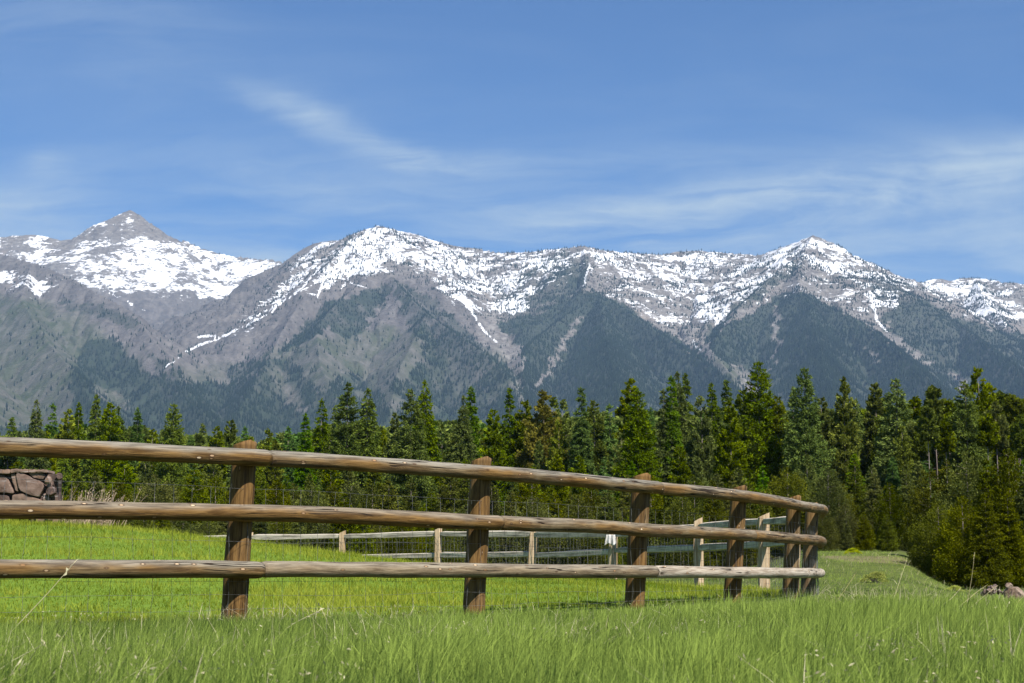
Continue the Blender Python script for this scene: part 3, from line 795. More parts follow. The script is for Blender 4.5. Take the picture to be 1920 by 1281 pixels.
# ------------------------------------------------------------------ foliage generators
def sprays(P, D, ln, wd, tint, tilt=.5):
    """diamond leaf sprays at P along D"""
    n = len(P)
    D = D/(np.linalg.norm(D,axis=1)[:,None]+1e-9)
    R = rng.normal(0,1,(n,3)); S_ = np.cross(D, R); S_ /= np.linalg.norm(S_,axis=1)[:,None]+1e-9
    ln = np.broadcast_to(ln,(n,))[:,None]; wd = np.broadcast_to(wd,(n,))[:,None]
    a = P-D*ln*.15; b = P+D*ln*.35+S_*wd*.5; c = P+D*ln*.85; d = P+D*ln*.35-S_*wd*.5
    V = np.stack([a,b,c,d],1).reshape(-1,3)
    Q = np.arange(4*n).reshape(-1,4)
    return V, Q, np.repeat(tint,4)
def conifer(kind, seed, nsp=9000, detail=1.0):
    """unit-height crown and trunk meshes data"""
    r = np.random.default_rng(seed)
    if kind == 'spruce':   cb, R, pw, up, nb, ta = .08+r.uniform(0,.08), .150+r.uniform(-.02,.03), .80, -.22, 420, .55
    elif kind == 'fir':    cb, R, pw, up, nb, ta = .10, .19+r.uniform(-.02,.02), .66, .10, 480, .6
    elif kind == 'larch':  cb, R, pw, up, nb, ta = .12, .10+r.uniform(-.01,.02), .75, .0, 330, .5
    elif kind == 'pine':   cb, R, pw, up, nb, ta = .22+r.uniform(-.05,.12), .105+r.uniform(-.015,.02), .55, .35, 200, .8
    elif kind == 'poled':  cb, R, pw, up, nb, ta = .74+r.uniform(-.06,.06), .070+r.uniform(-.01,.015), .5, .3, 80, .8
    elif kind == 'wide':   cb, R, pw, up, nb, ta = .012, .25+r.uniform(-.03,.04), .70, .02, 460, .6
    elif kind == 'bush':   cb, R, pw, up, nb, ta = .01, .30+r.uniform(-.04,.05), .72, .22, 380, .75
    clumpy = kind in ('pine','poled','bush')
    t = r.random(nb)**(.8)                       # 0 top .. 1 crown base
    t = np.sort(t)
    if kind in ('spruce','fir','larch','wide'): nlv = 30 if kind != 'wide' else 20; t = np.clip((np.floor(t*nlv)+r.normal(.5,.16,nb))/nlv,0,1)
    zb = 1-(1-cb)*t
    prof = t**pw*(1.0 if kind != 'bush' else 1)
    if kind in ('pine','poled'): prof = (np.sin(np.clip(t*1.0+.01,0,1)*PI*.62))**.85*(.92)
    if kind == 'bush': prof = np.sin(np.clip(t,0,1)*PI*.6)**.8
    az = r.uniform(0,2*PI,nb)
    # gaps: some sectors are thin
    irr = .82+.36*vnoise(np.cos(az)*1.7+seed*3, t*6+np.sin(az)*1.7, seed%97)
    L = R*prof*irr*r.uniform(.62,1.12,nb)+.008
    if clumpy: L *= np.where(r.random(nb)<.12, .45, 1)
    el = up*(1-.5*t)+r.normal(0,.12,nb)
    w = L**1.1; per = np.maximum((nsp*w/w.sum()).astype(int), 3)
    bi = np.repeat(np.arange(nb), per); n = len(bi)
    s = r.random(n)**(.62 if not clumpy else .42)
    A = az[bi]; E = el[bi]
    lat = r.normal(0,1,n)*L[bi]*(.17 if not clumpy else .15)*(1.15-s*.7)
    rad = L[bi]*s
    drop = -.16*L[bi]*s*s*(1 if kind in ('spruce','larch') else -.9)
    ver = r.normal(0,1,n)*L[bi]*(.055 if not clumpy else .11)
    if kind == 'larch': ver -= np.abs(r.normal(0,1,n))*L[bi]*.10
    ca, sa = np.cos(A), np.sin(A)
    P = np.stack([ca*rad-sa*lat, sa*rad+ca*lat, zb[bi]+np.tan(E)*rad+drop+ver], -1)
    P[:,2] = np.maximum(P[:,2], .004)
    D = np.stack([ca-sa*lat/(L[bi]+.01)*1.6, sa+ca*lat/(L[bi]+.01)*1.6, np.tan(E)+(.6 if clumpy else -.1)+r.normal(0,.35,n)], -1)+r.normal(0,.55,(n,3))
    k = (15000/nsp)**.30*detail if nsp > 3000 else 2.3*detail
    ln = (.020 if clumpy else .024)*k*r.uniform(.6,1.4,n); wd = (.0095 if clumpy else .0078)*k*r.uniform(.6,1.4,n)
    if kind in ('bush','wide'): ln *= 1.2; wd *= 1.25
    else: ln *= 1.0; wd *= 1.0
    tb = r.normal(0,.17,nb)
    tint = np.clip(.46+tb[bi]+r.normal(0,.20,n),0,1)
    V,Q,tv = sprays(P, D, ln, wd, tint)
    # leader at the very top
    m = 60; pz = r.uniform(.955,1.0,m); pr = (1-pz)*.18
    aa = r.uniform(0,2*PI,m); P2 = np.stack([np.cos(aa)*pr, np.sin(aa)*pr, pz],-1); D2 = np.stack([np.cos(aa)*.6,np.sin(aa)*.6,np.full(m,.8)],-1)
    V2,Q2,t2 = sprays(P2, D2, .016*k, .006*k, np.full(m,.5))
    g = MB(); g.add(V,None,Q,tint=tv); g.add(V2,None,Q2,tint=t2)
    # trunk with a few bare limbs
    h = MB()
    zz = np.linspace(-.01, .93, 14); wob = (r.normal(0,.0022,(14,2))).cumsum(0)*.5; wob -= wob[-1]*np.linspace(0,1,14)[:,None]
    C = np.stack([wob[:,0],wob[:,1],zz],-1)
    tr = {'spruce':.0095,'fir':.011,'larch':.0085,'pine':.0078,'poled':.0072,'bush':.012,'wide':.013}[kind]
    V3,T3,Q3,_ = tube_rings(C, tr*(.99-zz)**.8, 8, (1,0,0)); h.add(V3,T3,Q3)
    for i in r.choice(nb, min(nb, 34), replace=False):
        z0 = zb[i]; l = L[i]*.8
        a_ = np.array([0,0,z0]); b_ = a_+np.array([math.cos(az[i])*l, math.sin(az[i])*l, math.tan(el[i])*l])
        V4,T4,Q4,_ = tube_rings(np.array([a_,(a_+b_)/2,b_]), np.array([.0022,.0016,.0008]), 4, (0.1,.2,1)); h.add(V4,T4,Q4)
    if cb > .3:
        for i in range(26):                       # dead stubs under the crown
            z0 = r.uniform(.15, cb); a0 = r.uniform(0,2*PI); l = r.uniform(.012,.045)
            a_ = np.array([0,0,z0]); b_ = a_+np.array([math.cos(a0)*l, math.sin(a0)*l, r.uniform(-.3,.3)*l])
            V4,T4,Q4,_ = tube_rings(np.array([a_,b_]), np.array([.0012,.0005]), 3, (0.1,.2,1)); h.add(V4,T4,Q4)
    return g, h
PROTO = {}
for kind, nv, nsp in (('spruce',5,26000),('fir',4,32000),('larch',3,22000),('pine',5,24000),('poled',4,11000),('bush',4,22000),('wide',4,30000)):
    PROTO[kind] = []
    for v in range(nv):
        g, h = conifer(kind, 100+17*v+ord(kind[0])*3+len(kind), nsp)
        PROTO[kind].append((g, h, {}))
WIDE = {'spruce':1,'fir':1,'larch':1,'pine':1,'poled':1,'bush':1,'wide':1}
NICE = {'spruce':'spruce_tree','fir':'spruce_tree','larch':'larch_tree','pine':'pine_tree','poled':'pine_tree','bush':'young_pine','wide':'young_conifer'}
MATK = {'spruce':'spruce','fir':'spruce','larch':'larch','pine':'pine','poled':'pine','bush':'young','wide':'young'}
TREES = []
def place_tree(kind, px, ty, Y, wide=1.0, mat=None, stature='mid'):
    x = (px-960)/F*(Y*CP+5*SP)
    z0 = float(ground_z(x, Y)); top = at(px, ty, Y)[2]; H = max(top-z0, .6)
    v = random.randrange(len(PROTO[kind])); g, h, cache = PROTO[kind][v]
    mk = mat or MATK[kind]
    if mk not in cache:
        me = g.mesh(NICE[kind]+'_crown'); me.materials.append(M[mk]); cache[mk] = me
    if 'trunk' not in cache:
        me = h.mesh('trunk', True); me.materials.append(M['bark']); cache['trunk'] = me
    w = wide*random.uniform(.88,1.12)
    root = empty(NICE[kind], (x, Y, z0), random.uniform(0,2*PI), (H*w, H*w, H))
    c = bpy.data.objects.new('crown', cache[mk]); COL.objects.link(c); c.parent = root
    t = bpy.data.objects.new('trunk', cache['trunk']); COL.objects.link(t); t.parent = root
    TREES.append((root, kind, mk, stature, px, ty, Y, H))
CAN_X = [-200,0,100,200,300,400,450,500,600,700,800,900,1000,1100,1200,1300,1400,1500,1600,1700,1800,1920,2100]
CAN_Y = [800,812,795,785,800,812,808,815,795,795,785,790,780,772,765,770,762,765,762,755,757,755,750]
def canopy(px): return np.interp(px, CAN_X, CAN_Y)
# trees one can tell apart against the mountains
SKY = [(14,783,'spruce',220),(60,750,'spruce',190),(90,757,'larch',215),(120,768,'pine',200),(140,755,'spruce',205),(173,740,'spruce',190),(200,756,'pine',190),(214,762,'spruce',200),(252,765,'larch',200),
 (320,758,'fir',175),(375,795,'spruce',215),(402,800,'pine',200),(428,790,'pine',205),(455,800,'larch',215),(500,806,'pine',200),(537,800,'larch',200),(570,775,'larch',165),(600,748,'spruce',185),(625,762,'spruce',190),(648,718,'fir',165),(687,728,'spruce',165),
 (740,775,'pine',170),(770,730,'fir',150),(795,713,'spruce',165),(868,742,'spruce',165),(883,725,'larch',175),(925,770,'pine',170),(955,729,'spruce',170),(985,754,'pine',170),(1020,735,'brown',160),(1036,748,'pine',170),(1055,752,'pine',165),(1091,727,'larch',150),
 (1115,752,'pine',160),(1145,758,'larch',160),(1184,711,'pine',165),(1198,728,'fir',140),(1222,765,'larch',165),(1247,730,'spruce',150),(1262,706,'larch',150),(1273,697,'spruce',155),(1289,701,'spruce',160),(1318,745,'pine',150),(1338,718,'spruce',165),(1366,714,'spruce',165),(1372,752,'pine',140),(1398,733,'pine',150),
 (1428,679,'fir',150),(1462,745,'pine',150),(1492,726,'spruce',150),(1514,690,'fir',145),(1545,748,'pine',150),(1588,710,'pine',150),(1612,748,'spruce',155),(1648,721,'pine',155),(1668,745,'pine',150),(1688,711,'fir',145),(1722,747,'poled',155),(1760,727,'poled',150),(1785,752,'poled',150),
 (1818,714,'fir',140),(1844,692,'pine',150),(1868,725,'pine',150),(1888,737,'poled',155),(1908,742,'poled',150),(1935,738,'poled',150)]
for px,ty,k,Y in SKY:
    kk = 'pine' if k == 'brown' else k
    wd = {'spruce':.92,'fir':.98,'larch':1.0,'pine':1.08,'poled':1.0}[kk]
    place_tree(kk, px, ty, Y, wd, 'brown' if k == 'brown' else None, 'sky')
def row(x0, x1, step, Yr, dty, kinds, stature, wide=1.0, skip=None, brown=.0):
    px = x0
    while px < x1:
        px += step*random.uniform(.7,1.3)
        if skip and any(a < px < b for a,b in skip): continue
        k = random.choices([a for a,_ in kinds],[b for _,b in kinds])[0]
        ty = canopy(px)+random.uniform(*dty)
        place_tree(k, px, ty, random.uniform(*Yr), wide, 'brown' if (k in ('pine','poled') and random.random() < brown) else None, stature)
mixk = (('pine',5),('larch',1.2),('spruce',1.3))
row(-110,1000,36,(170,205),(8,45),mixk,'mid',1.15)
row(980,1690,33,(150,175),(8,50),(('pine',5),('larch',1.5),('spruce',1.5),('poled',.8)),'mid',1.1)
row(1680,2010,17,(125,170),(0,45),(('poled',5),('pine',.7),('larch',.3)),'mid',1.0)
row(-100,1240,44,(132,158),(62,112),(('pine',4),('larch',1.2),('spruce',1)),'mid',1.35)
row(1230,1700,38,(118,140),(70,130),(('pine',4),('larch',1.5),('spruce',1)),'mid',1.35,[(1470,1500)])
row(1790,1990,60,(110,130),(95,140),(('larch',2),('pine',2)),'mid',1.3,[(1745,1765)])
# shrubby young pines along the edge of the wood
px = -90
while px < 1560:
    px += random.uniform(30,44)
    Y = random.uniform(98,120) if px < 1300 else random.uniform(92,108)
    place_tree(random.choice(['bush','wide','wide']), px, random.uniform(865,918) if px < 1000 else random.uniform(875,930), Y, random.uniform(.85,1.1), None, 'low')
px = 120
while px < 1545:
    px += random.uniform(30,46)
    place_tree(random.choice(['bush','wide']), px, random.uniform(925,985), random.uniform(86,97), random.uniform(1.0,1.3), None, 'low')
# dense bushy conifers beside the clearing on the right
for px,ty,Y,wd in [(1572,905,96,.95),(1604,862,98,.8),(1640,880,95,.85),(1668,905,92,.9),(1700,870,92,.75),(1618,960,88,1.1),(1660,965,86,1.1),(1585,968,88,1.0),
                   (1743,880,78,.85),(1775,862,76,.8),(1812,848,74,.8),(1850,862,72,.85),(1890,845,72,.75),(1755,940,68,1.05),(1800,930,66,1.0),(1843,925,65,1.0),(1885,915,66,1.0),(1925,880,70,.9),(1955,870,68,1.0),(1728,985,70,1.1)]:
    place_tree('wide' if int(px)%3 else 'bush', px, ty, Y, wd*1.05, None, 'edge')

# labels: every tree that stands out gets its own
def section(px):
    if px < 115: return 'above the stone wall'
    if px < 450: return 'left of the first log post'
    if px < 897: return 'between the first two log posts'
    if px < 1196: return 'between second and third log posts'
    if px < 1379: return 'between third and fourth log posts'
    if px < 1545: return 'behind the curved end of the fence'
    if px < 1720: return 'just right of the fence end'
    return 'at the far right'
ORD = ['first','second','third','fourth','fifth','sixth','seventh','eighth','ninth','tenth','eleventh','twelfth','thirteenth','fourteenth','fifteenth','sixteenth']
LOOK = {'spruce':'dark pointed spruce','fir':'broad dark spruce','larch':'bright green larch','pine':'olive pine','poled':'bare-trunked pine','bush':'bushy young pine','wide':'low-branched young conifer'}
bins = {}
for tr in TREES:
    nm = 'brown-tinged pine' if tr[2] == 'brown' else LOOK[tr[1]]
    bins.setdefault((nm, tr[3], section(tr[4])), []).append(tr)
for (nm, st, sec), L in bins.items():
    L.sort(key=lambda q: q[4])
    for i, tr in enumerate(L):
        if st == 'sky': lab = (f'{nm} rising above the treeline {sec}' if len(L) == 1 else f'{nm} topping the treeline {sec}, {ORD[i]} from left')
        elif st == 'edge': lab = f'{nm} beside the clearing {sec}, {ORD[i]} from left' if len(L) > 1 else f'{nm} beside the clearing {sec}'
        elif st == 'low': lab = f'{nm} at the foot of the forest {sec}'
        else: lab = f'{nm} inside the forest wall {sec}'
        tag(tr[0], lab, 'tree', {'sky':'trees topping the treeline','edge':'bushy conifers beside the clearing','low':'young pines at the forest foot','mid':'trees in the forest wall'}[st]+' '+sec)
print('TREES', len(TREES))

# the rest of the forest, one mass behind the single trees
def build_forest_mass():
    lo = {}
    for k in ('spruce','larch','pine','poled'):
        lo[k] = [conifer(k, 900+7*v+len(k), 1500, .92) for v in range(3)]
    gs = {'pine':MB(), 'spruce':MB(), 'larch':MB()}; bk = MB()
    def put(k, x, y, H, w):
        g, h = random.choice(lo[k]); a = random.uniform(0,2*PI); z0 = float(ground_z(x,y))
        ca, sa = math.cos(a)*H*w, math.sin(a)*H*w
        for src, dst in ((g, gs['pine' if k == 'poled' else k]), (h, bk)):
            V = np.concatenate(src.V); Vn = np.stack([V[:,0]*ca-V[:,1]*sa+x, V[:,0]*sa+V[:,1]*ca+y, V[:,2]*H+z0], -1)
            T = np.concatenate(src.T) if src.T else None; Q = np.concatenate(src.Q) if src.Q else None
            if src is g: dst.add(Vn, T, Q, tint=np.clip(np.concatenate(src.A['tint'])+random.uniform(-.15,.15),0,1))
            else: dst.add(Vn, T, Q)
    for Y, step in ((206,19),(222,20),(240,22),(262,24),(290,26),(330,30)):
        px = -420
        while px < 2340:
            px += step*random.uniform(.6,1.4)
            y = Y+random.uniform(-7,7); x = (px-960)/F*Y
            ty = canopy(px)+random.uniform(5,45)
            H = at(px,ty,y)[2]-float(ground_z(x,y))
            put(random.choices(['pine','spruce','larch','poled'],[4,1.6,1,2 if px < 1500 else 6])[0], x, y, H, 1.25)
    # trees on both sides beyond the frame
    for k in range(240):
        px = random.choice([random.uniform(-420,-110), random.uniform(2010,2340)]); y = random.uniform(95,200); x = (px-960)/F*y
        H = at(px, canopy(px)+random.uniform(10,90), y)[2]-float(ground_z(x,y)); put(random.choice(['pine','spruce','larch']), x, y, H, 1.3)
    root = None
    g = gs['pine']
    # one object, four material slots
    allg = MB(); mats = []; idx = []
    for key, mm in (('pine','pine'),('spruce','spruce'),('larch','larch')):
        s_ = gs[key]; V = np.concatenate(s_.V); Q = np.concatenate(s_.Q)
        allg.add(V, None, Q, tint=np.concatenate(s_.A['tint'])); idx += [len(mats)]*len(Q); mats.append(M[mm])
    V = np.concatenate(bk.V); Q = np.concatenate(bk.Q); T = np.concatenate(bk.T)
    T4 = np.concatenate([T, T[:, 2:3]], 1)[:, :3]
    allg.add(V, T4, Q, tint=np.zeros(len(V)))
    me = allg.mesh('forest')
    for m_ in mats: me.materials.append(m_)
    me.materials.append(M['bark'])
    # triangles come first in MB.mesh
    full = [3]*len(T4)+idx+[3]*len(Q)
    me.polygons.foreach_set('material_index', np.array(full[:len(me.polygons)], dtype=np.int32))
    o = obj('forest', me, None); tag(o, 'dense conifer forest filling the depth behind the single trees', 'forest', None, 'stuff')
build_forest_mass()

# ------------------------------------------------------------------ low shrubs
def shrub(name, px, py, Y, w, h, mat, label, cat, n=5000, group=None):
    P0 = at(px, py, Y); z0 = float(ground_z(P0[0], Y))
    r = np.random.default_rng(int(px)); 
    nc = 26; c = np.stack([r.normal(0,.38,nc), r.normal(0,.4,nc), np.zeros(nc)],-1); c[:,2] = np.clip(1-c[:,0]**2*1.6-c[:,1]**2,.15,1)*r.uniform(.45,1,nc)
    k = r.integers(0,nc,n); D = r.normal(0,1,(n,3)); D[:,2] = np.abs(D[:,2]); D /= np.linalg.norm(D,axis=1)[:,None]
    P = c[k]*np.array([w/2,w/2,h*.8])+D*np.array([w*.13,w*.13,h*.16])*r.uniform(.4,1,n)[:,None]
    sz = max(.035, w*.05)
    V,Q,tv = sprays(P, D+r.normal(0,.9,(n,3)), sz*r.uniform(.7,1.4,n), sz*.4, np.clip(.5+r.normal(0,.25,n),0,1))
    root = empty(name, (P0[0],Y,z0)); g = MB(); g.add(V,None,Q,tint=tv); obj('foliage', g.mesh('foliage'), M[mat], root)
    st = MB()
    for i in range(10):
        b_ = c[i]*np.array([w/2,w/2,h*.75]); V4,T4,Q4,_ = tube_rings(np.array([[0,0,-.03],b_*.5,b_]), np.array([.02,.014,.006])*w, 5, (.1,.2,1)); st.add(V4,T4,Q4)
    obj('stem', st.mesh('stem'), M['bark'], root)
    tag(root, label, cat, group)
shrub('juniper_shrub', 1641, 1092, 52, .95, .42, 'juniper', 'low yellow-green juniper in the clearing right of the fence end', 'shrub', 2200)
shrub('juniper_shrub', 1788, 1094, 58, .75, .26, 'juniper', 'small spreading juniper at the foot of the bushy conifers', 'shrub', 2000)
shrub('juniper_shrub', 1600, 1050, 80, .9, .35, 'juniper', 'tiny dark juniper on the bank near the forest edge', 'shrub', 2500)
shrub('juniper_shrub', 96, 976, 24.6, .45, .09, 'larch', 'low green weeds at the foot of the stone wall', 'plant', 2500)
def brush():
    P0 = at(150, 960, 25.5); z0 = float(ground_z(P0[0],25.5)); root = empty('dry_brush', (P0[0],25.5,z0)); g = MB()
    r = np.random.default_rng(5)
    for i in range(190):
        b_ = np.array([r.normal(.0,.22), r.normal(0,.15), -.02]); lean = r.uniform(.05,1.1); l = r.uniform(.25,.72)*(1 if r.random()<.75 else 1.2)
        d = np.array([lean*.75, r.normal(0,.25), 1.0]); d /= np.linalg.norm(d); m = b_+d*l*.5+np.array([0,0,.02]); e = b_+d*l+np.array([.04*lean,0,-.03*lean])
        V4,T4,Q4,_ = tube_rings(np.array([b_,m,e]), np.array([.006,.0048,.002]), 4, (.1,1,.2)); g.add(V4,T4,Q4,tint=np.full(len(V4), r.random()))
        if l > .5:
            n = 10; s_ = r.random(n)*.35+.62; P = b_+d*l*s_[:,None]+r.normal(0,.012,(n,3)); V,Q,tv = sprays(P, np.tile(d,(n,1))+r.normal(0,.3,(n,3)), .03, .010, r.random(n)); g.add(V,None,Q,tint=tv)
    obj('dry_stems', g.mesh('dry_stems'), M['brush'], root); tag(root, 'clump of leaning dry tan stems right of the stone wall', 'dry plant')
brush()

build_grass()

# ------------------------------------------------------------------ mountains
RIDGES = [  # (slope, [(px,py,Y)...])
 (.62, [(-420,480,9300),(-200,470,9300),(-100,455,11000),(0,441,11000),(30,438,11000),(60,437,11000),(90,441,11000),(115,449,11000),(140,446,11000),(170,436,10900),(185,428,10900),(205,415,10800),(225,401,10800),(245,393,10800),(262,402,10800),(280,414,10800),(300,428,10800),(320,440,10800),(350,452,10800),(380,465,10700),(410,474,10700),(440,480,10600),(480,484,10500),(515,487,10400),(560,500,10300),(640,530,10000)]),
 (.60, [(546,486,9000),(560,475,8950),(575,463,8900),(590,456,8850),(605,452,8800),(640,449,8700),(655,441,8650),(680,431,8600),(708,424,8600),(725,426,8600),(745,432,8700),(780,439,8700),(800,446,8800),(830,455,8850),(860,462,8900),(895,466,8900),(930,473,8850),(960,474,8800),(990,472,8750),(1030,468,8700),(1060,464,8600),(1095,461,8500),(1120,466,8600),(1160,472,8700),(1200,475,8800),(1240,477,8900),(1265,472,8950),(1310,470,8950),(1340,472,8950),(1380,476,8900),(1425,479,8800),(1450,470,8650),(1480,458,8500),(1505,449,8400),(1525,441,8300),(1545,448,8300),(1570,463,8300),(1590,476,8300),(1620,485,8300),(1660,505,8350),(1690,518,8400),(1720,527,8500)]),
 (.60, [(1700,540,9100),(1745,524,9300),(1765,523,9300),(1780,527,9300),(1800,522,9300),(1820,520,9300),(1860,525,9300),(1890,530,9200),(1920,532,9200),(2000,540,9100),(2150,548,9000),(2450,570,8800)]),
 (.75, [(1720,527,8500),(1740,562,8100),(1790,600,7600),(1860,655,6900),(1920,700,6300),(2000,760,5500),(2050,830,4700)]),
 (.7, [(2050,560,8500),(2060,620,7600),(2120,690,6700),(2200,770,5500)]),
 (.60, [(550,482,9000),(520,505,8750),(490,540,8500),(450,580,8200),(410,620,7900),(365,670,7400),(350,715,6900)]),
 (.58, [(-420,430,8700),(-300,440,8500),(-100,460,8400),(0,476,8200),(60,492,8000),(130,520,7700),(165,540,7500),(230,575,7200),(262,605,7000),(292,640,6700),(330,700,6200),(365,750,5700),(400,800,5000)]),
 (.62, [(60,492,8000),(40,560,7300),(90,640,6500),(150,710,5700),(190,790,4800)]),
 (.62, [(-100,460,8400),(-120,560,7300),(-60,650,6300),(-20,740,5300),(0,820,4400)]),
 (.70, [(708,424,8600),(680,440,8450),(655,455,8300),(662,475,8100),(700,500,7900),(730,515,7800),(760,550,7500),(800,587,7200),(860,630,6800),(917,667,6500),(967,725,6000),(1000,790,5200)]),
 (.66, [(655,455,8300),(620,490,8000),(590,530,7800),(560,570,7600),(530,620,7200),(500,680,6600),(460,750,5800),(430,820,4900)]),
 (.66, [(700,510,7800),(640,560,7400),(595,610,7000),(600,680,6400),(640,770,5500)]),
 (.66, [(800,587,7200),(775,640,6700),(745,700,6200),(730,780,5300)]),
 (.72, [(1095,461,8500),(1102,500,8200),(1098,540,7900),(1125,553,7800),(1135,620,7000),(1150,700,6000),(1170,790,4900)]),
 (.72, [(1125,553,7800),(1060,592,7500),(1005,635,7100),(978,668,6800),(985,730,6100),(1010,790,5200)]),
 (.72, [(1125,553,7800),(1180,585,7500),(1230,620,7200),(1310,672,6700),(1400,740,6000),(1440,800,5200)]),
 (.72, [(1525,441,8300),(1505,475,8000),(1497,510,7700),(1500,545,7400),(1515,560,7300),(1535,640,6500),(1555,720,5600),(1570,800,4700)]),
 (.72, [(1505,475,8000),(1445,520,7700),(1392,570,7400),(1345,628,7000),(1332,655,6800),(1365,695,6300),(1400,750,5700)]),
 (.72, [(1515,560,7300),(1590,590,7050),(1640,620,6850),(1700,670,6400),(1760,725,5800),(1820,800,4900)]),
 (.60, [(1265,472,8950),(1270,520,8600),(1285,570,8200)]), (.6, [(895,466,8900),(900,510,8600),(915,550,8300)]), (.6,[(1830,521,9300),(1850,570,8700),(1900,620,8000)]),
]
def build_mountains():
    nu, ny = 1250, 620
    u = np.linspace(-.46, .46, nu)
    yy = np.concatenate([np.linspace(2600, 4600, 40)[:-1], np.linspace(4600, 9400, 480)[:-1], np.linspace(9400, 12600, ny-518)])
    ny = len(yy)
    U, Y = np.meshgrid(u, yy); X = U*Y
    H = np.full(X.shape, -60.0); Dm = np.full(X.shape, 4000.0); Sm = np.zeros(X.shape); Id = np.zeros(X.shape)
    wx = (fbm(X/260, Y/260, 3, 41)-.5)*110; wy = (fbm(X/260+9, Y/260, 3, 47)-.5)*110
    for ri, (k, nodes) in enumerate(RIDGES):
        P = np.array([at(*n) for n in nodes]); acc = 0
        for a, b in zip(P[:-1], P[1:]):
            v = b-a; L2 = v[0]**2+v[1]**2; L = math.sqrt(L2)
            # warp only away from the crest line
            t = np.clip(((X-a[0])*v[0]+(Y-a[1])*v[1])/L2, 0, 1)
            d0 = np.hypot(X-a[0]-t*v[0], Y-a[1]-t*v[1])
            far = d0 < 3500
            m = np.clip(d0/260, 0, 1)
            Xw = X+wx*m; Yw = Y+wy*m
            t = np.clip(((Xw-a[0])*v[0]+(Yw-a[1])*v[1])/L2, 0, 1)
            d = np.hypot(Xw-a[0]-t*v[0], Yw-a[1]-t*v[1])
            h = a[2]+t*v[2]-k*d*(1+.0)+ .10*k*np.minimum(d,400)*(-1)*np.exp(-d/300)
            w = h > H
            H = np.where(w, h, H); Dm = np.where(w, d, Dm); Sm = np.where(w, acc+t*L, Sm); Id = np.where(w, ri, Id)
            acc += L
    # erosion ribs running down the flanks
    SW = (fbm(X/330, Y/330, 3, 53)-.5)*420; rib = np.abs(fbm((Sm+SW)/190+Id*13.7, Dm/800, 4, 51)*2-1)*1.5; rib2 = np.abs(fbm((Sm+SW*.6)/62+Id*3.1, Dm/260, 3, 57)*2-1)*1.5
    amp = np.minimum(Dm*.24, 75); amp2 = np.minimum(Dm*.16+1.5, 26)
    H = H-amp*(1-rib)*.75*(1)+amp*.3-amp2*(1-rib2)*.8
    H = H+(fbm(X/35, Y/35, 4, 61)-.5)*np.minimum(9+Dm*.05, 26)
    # ledges of bedded rock high up
    led = 26.0; ph = (H+ (fbm(X/260,Y/260,4,63)-.5)*150)/led; fr = ph-np.floor(ph)
    H = H+np.where(H > 700, (sstep(.25,.75,fr)-fr)*led*.50*sstep(950,1200,H)*sstep(.38,.62,fbm(X/300,Y/300+H/120,3,64)), 0)
    H = np.maximum(H, 20+.012*(Y-2600)*0+ (fbm(X/400,Y/400,3,65)-.3)*60*sstep(2600,4600,Y)-60*(1-sstep(2600,3300,Y)))
    V = np.stack([X,Y,H],-1).reshape(-1,3)
    x, y, z = V.T
    px, py = proj(x, y, z)
    # gentle warp so that no border is straight
    wpx = px+(fbm(x/70, z/40+y/90, 3, 101)-.5)*34; wpy = py+(fbm(x/70+40, z/40+y/90, 3, 105)-.5)*22
    def soft(polys):
        a = np.zeros(len(x))
        for val, P in polys: a = np.where(inpoly(wpx, wpy, P), val, a)
        return a
    n1 = fbm(x/120, z/60+y/200, 4, 111)
    back = (y > 9800) & (px < 640)
    snow = soft([
      (.49,[(560,482),(600,453),(650,445),(700,400),(760,436),(860,455),(960,465),(1095,440),(1240,460),(1420,470),(1500,430),(1530,410),(1580,460),(1720,524),(1730,545),(1700,556),(1660,575),(1620,545),(1570,520),(1500,500),(1450,532),(1385,572),(1345,622),(1310,600),(1240,570),(1170,545),(1110,505),(1085,520),(1010,540),(985,588),(900,590),(850,560),(800,528),(740,500),(728,515),(650,528),(610,545),(575,560),(545,545),(530,510)]),
      (.70,[(630,462),(665,450),(700,425),(735,436),(700,465),(715,490),(720,512),(670,525),(640,512),(610,532),(590,525),(620,490)]),
      (.58,[(1425,480),(1490,455),(1525,440),(1575,468),(1640,510),(1600,525),(1530,492),(1490,500),(1440,525),(1390,545),(1380,515)]),
      (.58,[(640,455),(655,458),(600,500),(545,540),(500,572),(490,568),(560,515)]),
      (.6,[(760,445),(870,470),(900,500),(890,520),(820,510),(770,480)]),
      (.55,[(1200,478),(1420,484),(1380,520),(1330,545),(1250,530),(1180,505),(1110,480)]),
      (.42,[(1110,495),(1180,520),(1250,560),(1330,610),(1340,640),(1260,610),(1180,575),(1120,548),(1095,530)]),
      (.72,[(1300,555),(1375,570),(1350,595),(1290,590)]),
      (.75,[(800,515),(860,530),(975,520),(990,530),(940,550),(900,552),(850,545),(810,535)]),
      (.8,[(870,570),(905,578),(950,570),(1000,572),(985,585),(910,592),(880,585)]),
      (.58,[(1730,540),(1745,515),(1820,500),(1920,520),(2300,540),(2300,590),(1920,596),(1880,615),(1840,605),(1800,575),(1750,560)]),
      (.2,[(1700,540),(1760,575),(1830,610),(1790,600),(1740,570),(1715,560)]),
      (.33,[(1500,505),(1560,520),(1620,555),(1650,600),(1600,585),(1540,560),(1500,540)]),
      (.62,[(1590,545),(1640,555),(1700,560),(1680,585),(1655,590),(1620,565)]),
      (.40,[(1430,525),(1480,508),(1500,545),(1480,560),(1400,575)]),
    ])
